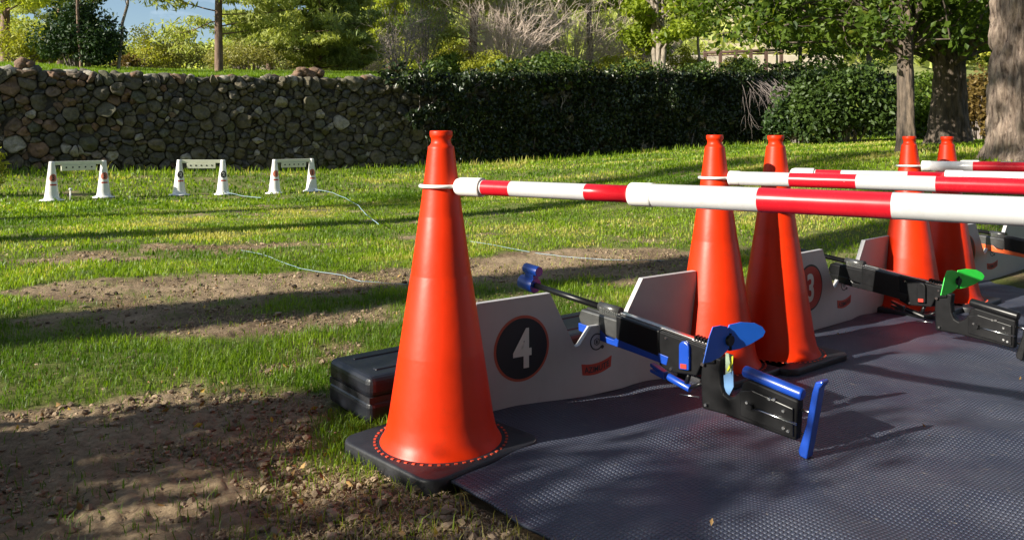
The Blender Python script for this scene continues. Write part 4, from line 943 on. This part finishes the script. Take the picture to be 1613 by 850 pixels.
    if detail == '':
        bm = bmesh.new(); prism(bm, [(.268, .18), (.268, .250), (.242, .248), (.244, .19), (.255, .165)], -.006, -.001); bm_obj('sight_plate', bm, M['plate'], r_)
        bm = bmesh.new(); prism(bm, [(.268, .120), (.272, .178), (.238, .20), (.236, .15), (.252, .118)], -.0005, .004); bm_obj('lower_plate', bm, M['pale_blue'], r_)
        bm = bmesh.new(); prism(bm, [(.262, .196), (.257, .194), (.240, .222), (.238, .246), (.243, .245), (.248, .224)], -.0005, .003); bm_obj('yellow_strip', bm, M['yellow'], r_)
    bm = bmesh.new(); prism(bm, [(.008, .004), (.012, .018), (-.012, .10), (-.030, .20), (-.040, .232), (-.060, .240), (-.064, .232), (-.052, .215), (-.036, .12), (-.014, .0)], -.020, .020); bm_obj('butt_plate', bm, mB, r_, False, .005, 3)
    return r_
g4 = make_rifle('black laser rifle with blue sight wings and blue butt plate', 'blue', 'blue_light', 'blue', '')
g4.location = (.864, 2.245, mz1(.864, 2.245) + .001); g4.rotation_euler.z = math.atan2(.742, -.67)
g3 = make_rifle('black laser rifle with green sight wings', 'gun_grey', 'green', 'gun_black', 'green')
g3.location = (2.16, 3.235, .012); g3.rotation_euler.z = math.atan2(.825, -.565)
g2 = make_rifle('laser rifle with orange rails cut off by the right edge', 'orange', 'orange', 'gun_black', 'x')
g2.location = (3.60, 4.41, .012); g2.rotation_euler.z = math.atan2(.87, -.49)
for g in (g4, g3, g2): pass

# ---------------------------------------------------------------- rifle case behind the board
cs = empty('rifle_case', (-.66, 2.73, .004), math.atan2(.62, .78), 'black plastic rifle case lying behind the number 4 board', 'case')
bm = bmesh.new(); box(bm, 0, 1.3, -.31, 0, 0, .078); bm_obj('lower_shell', bm, M['case'], cs, False, .022, 4)
bm = bmesh.new(); box(bm, 0, 1.3, -.31, 0, .081, .158); bm_obj('lid', bm, M['case'], cs, False, .026, 4)
bm = bmesh.new(); box(bm, .004, 1.296, -.306, -.004, .07, .09); bm_obj('seam', bm, M['rubber'], cs)
bm = bmesh.new()
for y_ in (-.235, -.075): box(bm, .06, 1.24, y_ - .012, y_ + .012, .15, .1625)
bm_obj('rib', bm, M['case'], cs, False, .004, 2)
for x_ in (.25, 1.0):
    bm = bmesh.new(); box(bm, x_, x_ + .06, -.318, -.305, .055, .105); bm_obj('latch', bm, M['rubber'], cs, False, .003)
bm = bmesh.new(); box(bm, .55, .72, -.335, -.323, .05, .07); box(bm, .55, .565, -.33, -.30, .05, .07); box(bm, .705, .72, -.33, -.30, .05, .07); bm_obj('handle', bm, M['rubber'], cs, False, .004)

# ---------------------------------------------------------------- target stands on the lawn
def make_stand(num, rd, label, x0, y0, x1, y1):
    L = math.hypot(x1 - x0, y1 - y0); r_ = empty('target_stand', (x0, y0, 0), math.atan2(y1 - y0, x1 - x0), label, 'target stand', 'target stands on the lawn')
    z0 = gz(x0, y0) + .01; z1 = gz(x1, y1) + .01; r_.location.z = z0
    H = .62
    for k, (cx_, cz_) in enumerate(((0, 0), (L, z1 - z0))):
        prof = [(.175, .0), (.172, .012), (.125, .022), (.108, .04), (.098, .10), (.042, H - .03), (.040, H - .005), (.034, H), (.0, H)]
        o = lathe('cone_leg', prof, M['white_plastic'], r_, 48); o.location = (cx_, 0, cz_)
        # printed disc wrapped on the cone, turned to the shooters
        def wrap(ang, zc, w_, h_, off):
            z_ = zc + h_; rad = .098 + (.042 - .098) * (z_ - .10) / (H - .13) + off; th = ang + w_ / .075
            return (rad * math.cos(th), rad * math.sin(th), z_)
        fa = math.atan2(-y0, -x0) - r_.rotation_euler.z + (.32 if k == 0 else .12)
        def disc(name, rad, m, off, parent):
            V = [wrap(fa, .36, 0, 0, off)]; n = 28; F = []
            for rg_ in (.5, 1):
                for q in range(n): a_ = 2 * math.pi * q / n; V.append(wrap(fa, .36, rad * rg_ * math.cos(a_), rad * rg_ * math.sin(a_), off))
            t3 = [(0, 1 + q, 1 + (q + 1) % n) for q in range(n)]; q4 = [(1 + q, 1 + n + q, 1 + n + (q + 1) % n, 1 + (q + 1) % n) for q in range(n)]
            return np_mesh(name, V, [np.array(q4), np.array(t3)], m, parent, True)
        d_ = disc('roundel', .062, M['faded_red'] if rd else M['black'], .002, o)
        if not rd: disc('roundel_ring', .056, M['black'], .0035, d_)
        def onc(xs, ys, zs_): return np.array([wrap(fa, .36, a_, b_, .005 + c_) for a_, b_, c_ in zip(xs, ys, zs_)])
        text_mesh('digit', num, .105, M['black'] if rd else M['digit'], d_, None, .85, .003, .0004, onc)
        V = [wrap(fa, .25, s_ * .045, h_, .002) for s_ in np.linspace(-1, 1, 7) for h_ in (-.012, .012)]; F = np.array([(2 * q, 2 * q + 2, 2 * q + 3, 2 * q + 1) for q in range(6)])
        np_mesh('print_band', V, F, M['banner'], o, True)
    dz = (z1 - z0) / L
    f = lambda a, b, w: (a, w, b + a * dz)
    bm = bmesh.new(); prism(bm, [(.0, H - .060), (L, H - .060), (L, H - .002), (0, H - .002)], -.018, .018, f); bm_obj('crossbar', bm, M['panel'], r_, False, .006)
    c_ = L / 2; hw = L * .33
    bm = bmesh.new(); prism(bm, [(c_ - hw, H - .155), (c_ + hw, H - .155), (c_ + hw, H - .062), (c_ - hw, H - .062)], -.028, .010, f); pn = bm_obj('target_panel', bm, M['panel'], r_, False, .004)
    for q in range(5):
        xx = c_ + (q - 2) * hw * .37; bm = bmesh.new(); n = 20
        prism(bm, [(xx + .0135 * math.cos(2 * math.pi * k / n), H - .102 + .0135 * math.sin(2 * math.pi * k / n)) for k in range(n)], -.030, -.02, f); bm_obj('bullseye', bm, M['bull'], pn)
    return r_
make_stand('3', True, 'white target stand with red number 3 discs, leftmost on the lawn', -7.34, 12.15, -6.86, 12.8)
make_stand('2', False, 'white target stand with black number 2 discs, middle of the lawn', -5.85, 13.4, -5.18, 13.65)
make_stand('1', True, 'white target stand with reddish number 1 discs, nearest the front cone', -4.36, 14.0, -3.80, 14.45)
bm = bmesh.new(); tube(bm, (0, 0, -.05), (0, 0, .16), .012, n=10); tube(bm, (0, 0, .16), (0, 0, .19), .028, .02, n=12)
pg = bm_obj('marker_peg', bm, M['white_plastic']); px_, py_ = at(111, 12.4), 12.4; pg.location = (px_, py_, gz(px_, py_)); tag(pg, 'small white peg in the grass under the leftmost target stand', 'peg')

# ---------------------------------------------------------------- cords lying on the grass
def cord(pts, label, r=.004, lift=.015):
    P = []
    for q in range(len(pts) - 1):
        for k in range(12):
            s_ = k / 12; P.append((pts[q][0] * (1 - s_) + pts[q + 1][0] * s_, pts[q][1] * (1 - s_) + pts[q + 1][1] * s_))
    P = np.array(P); off = (fbm(np.arange(len(P)) * .12, np.zeros(len(P)), len(pts) + 5, 3) - .5) * .10
    P[:, 1] += off; z = ground_z(P[:, 0], P[:, 1]) + lift + .006 * vnoise(np.arange(len(P)) * .3, np.zeros(len(P)), 4)
    tw = Twigs(); tw.path(np.c_[P, z], r, r, 6); o = tw.build('cord', M['cord'], None); tag(o, label, 'cord', 'pale cords lying on the lawn')
def gpt(px, py): Y = 1200 * CAMZ / (py - 225.0); return ((px - 806.5) / 1200 * Y, Y)
cord([gpt(380, 396), gpt(425, 406), gpt(470, 424), gpt(540, 437), (-1.0, 5.02), (-.6, 4.92)], 'pale blue cord crossing the bare patch left of the front cone', .0019)
cord([gpt(740, 383), gpt(860, 404), gpt(930, 412), gpt(985, 414), (1.2, 5.85)], 'pale cord on the bare patch right of the front cone', .0019)
cord([(-3.70, 14.3), (-3.2, 13.6), (-2.7, 12.4), (-2.2, 10.9), (-1.75, 9.2), (-1.4, 8.1)], 'pale cord running through the grass from the number 1 stand', .004, .06)
cord([(-5.05, 13.5), (-4.5, 12.8), (-4.1, 12.5)], 'short pale cord in the grass beside the number 2 stand', .004, .06)

# ---------------------------------------------------------------- grass, straw, gravel, fallen leaves
obst = [((-.215, 2.312), .25)]
def blocked(x, y):
    b_ = in_mat(x, y)
    for (cx_, cy_), d, k in bars: b_ |= (np.abs(x - cx_) + np.abs(y - cy_)) < .31
    dx, dy = x + .66, y - 2.73; l = dx * .783 + dy * .622; w_ = dx * .622 - dy * .783; b_ |= (l > -.01) & (l < 1.31) & (w_ > -.01) & (w_ < .32)
    return b_
def blades(n, r0, r1, h0, h1, wd, maskf, segs=3, powr=1.0, lean=.5, az=(R(38), R(148))):
    r = np.exp(rng.uniform(np.log(r0), np.log(r1), n)) if powr == 1 else (rng.uniform(0, 1, n) * (r1 ** powr - r0 ** powr) + r0 ** powr) ** (1 / powr)
    a_ = rng.uniform(az[0], az[1], n); x, y = r * np.cos(a_), r * np.sin(a_)
    u, q = uq(x, y); m_ = (q < -.12) & ~blocked(x, y); m_ &= maskf(x, y); x, y, r = x[m_], y[m_], r[m_]; n = len(x)
    z = ground_z(x, y) - .004
    clump = fbm(x * 2.2, y * 2.2, 51, 3)
    h = rng.uniform(h0, h1, n) * (.55 + .9 * clump) * (1 + .0 * r); w_ = wd * (1 + r / 6.5) * rng.uniform(.7, 1.3, n)
    an = rng.uniform(0, 2 * np.pi, n); dx, dy = np.cos(an), np.sin(an); ln = rng.uniform(.1, 1, n) * lean * h; an2 = an + rng.normal(1.57, .5, n); wx, wy = np.cos(an2) * w_ / 2, np.sin(an2) * w_ / 2
    B = np.stack([x, y, z], -1); W = np.stack([wx, wy, 0 * wx], -1)
    m1 = B + np.stack([dx * ln * .30, dy * ln * .30, h * .55], -1); tp = B + np.stack([dx * ln, dy * ln, h * (1 - .25 * lean)], -1)
    V = np.stack([B - W, B + W, m1 + W * .8, m1 - W * .8, tp], 1).reshape(-1, 3); k = np.arange(n)[:, None] * 5
    F4 = k + np.array([[0, 1, 2, 3]]); F3 = k + np.array([[3, 2, 4]])
    yel = fbm(x * .7, y * .9, 61, 3); v_ = np.clip(.50 + (yel - .5) * 2.2 + (fbm(x * 3.1, y * 3.1, 63, 2) - .5) * 1.0 + rng.normal(0, .22, n), 0, 1)
    return V, F4, F3, np.repeat(v_, 5)
def build_blades(name, sets, m, label, cat):
    V, F4, F3, A_ = [], [], [], []; o_ = 0
    for v_, f4, f3, a_ in sets: V.append(v_); F4.append(f4 + o_); F3.append(f3 + o_); A_.append(a_); o_ += len(v_)
    o = np_mesh(name, np.concatenate(V), [np.concatenate(F4), np.concatenate(F3)], M[m], None, False, {'var': np.concatenate(A_)}); tag(o, label, cat, kind='stuff'); return o
mg = lambda x, y: rng.random(len(x)) < sstep(.42, .84, grassy(x, y))
mgn = lambda x, y: rng.random(len(x)) < np.maximum(.05, sstep(.36, .84, grassy(x, y)) ** 1.3)
wallb = lambda x, y: (uq(x, y)[1] > -1.6) & (rng.random(len(x)) < .8)
build_blades('grass', [blades(380000, 1.6, 6.5, .012, .060, .0020, mgn, lean=.8), blades(220000, 5, 14, .015, .052, .0042, mg, powr=1.4), blades(150000, 12, 34, .03, .09, .007, mg, powr=1.4), blades(70000, 13, 34, .06, .24, .0045, wallb, powr=1.4)], 'grass', 'short green grass growing on the lawn', 'grass')
ms = lambda x, y: rng.random(len(x)) < .15 + .85 * (1 - sstep(.3, .75, grassy(x, y)))
build_blades('dry_straw', [blades(150000, 1.5, 8, .006, .018, .0016, ms, lean=3.6), blades(26000, 7, 16, .01, .035, .004, ms, lean=2.5)], 'straw', 'dry straw scattered over the bare earth', 'straw')
terr = []
def terr_blades(n):
    u = rng.uniform(-4, 17, n); q = .42 + 7 * rng.random(n) ** 1.5; x = WP[0] + WD[0] * u + WN[0] * q; y = WP[1] + WD[1] * u + WN[1] * q; z = ground_z(x, y) - .01
    h = rng.uniform(.06, .17, n); w_ = .018 * rng.uniform(.7, 1.3, n); an = rng.uniform(0, 6.28, n); B = np.stack([x, y, z], -1); W = np.stack([np.cos(an) * w_ / 2, np.sin(an) * w_ / 2, 0 * w_], -1)
    D = np.stack([np.sin(an) * h * .3, np.cos(an) * h * .3, h], -1); V = np.stack([B - W, B + W, B + D * .5 + W * .8, B + D * .5 - W * .8, B + D], 1).reshape(-1, 3); k = np.arange(n)[:, None] * 5
    return V, k + np.array([[0, 1, 2, 3]]), k + np.array([[3, 2, 4]]), np.repeat(np.clip(rng.normal(.4, .2, n), 0, 1), 5)
build_blades('terrace_grass', [terr_blades(110000)], 'grass', 'green grass on the terrace above the wall', 'grass')
def scatter(n, r0, r1, maskf, az=(R(40), R(140))):
    r = np.exp(rng.uniform(np.log(r0), np.log(r1), n)); a_ = rng.uniform(az[0], az[1], n); x, y = r * np.cos(a_), r * np.sin(a_); m_ = ~blocked(x, y) & maskf(x, y); return x[m_], y[m_]
bare = lambda x, y: rng.random(len(x)) < .06 + .94 * (1 - sstep(.35, .6, grassy(x, y)))
x, y = scatter(80000, 1.5, 9, bare); z = ground_z(x, y); sz = np.clip(rng.lognormal(-5.95, .66, len(x)), .001, .013) * (1 + np.hypot(x, y) * .06)
g_ = rocks([(a_, b_, c_ + s_ * .25, s_ * 1.3, s_, s_ * .75, v_) for a_, b_, c_, s_, v_ in zip(x, y, z, sz, rng.random(len(x)))], 'gravel', M['pebble'], None, 1)
g_.data.shade_flat(); tag(g_, 'small stones and crumbs of earth on the bare ground', 'gravel', kind='stuff')
x, y = scatter(1500, 1.7, 11, lambda x, y: rng.random(len(x)) < .8); z = ground_z(x, y)
c = Cloud(); c.add(np.c_[x, y, z + .008], .026, .014, up=(0, 0, 0))
mxl, myl = rng.uniform(0, 3.2, 30), rng.uniform(1.2, 4.2, 30); k_ = in_mat(mxl, myl + .0) & ~in_mat(mxl, myl + 3); k_ = in_mat(mxl, myl); mxl, myl = mxl[k_], myl[k_]
c.add(np.c_[mxl, myl, mat_z(mxl, myl) + .008], .016, .008, up=(0, 0, 0)); o = c.build('leaf_litter', M['litter'], None); tag(o, 'small fallen leaves and twigs scattered on the ground', 'leaf litter', kind='stuff')
# sprig at the left edge
bush('sapling', 'bright leafed sapling poking in at the left edge before the wall', at(-22, 12.5), 12.5, .55, 1.35, 'L_yellow', 500, (.10, .04), cat='sapling', ncl=12)
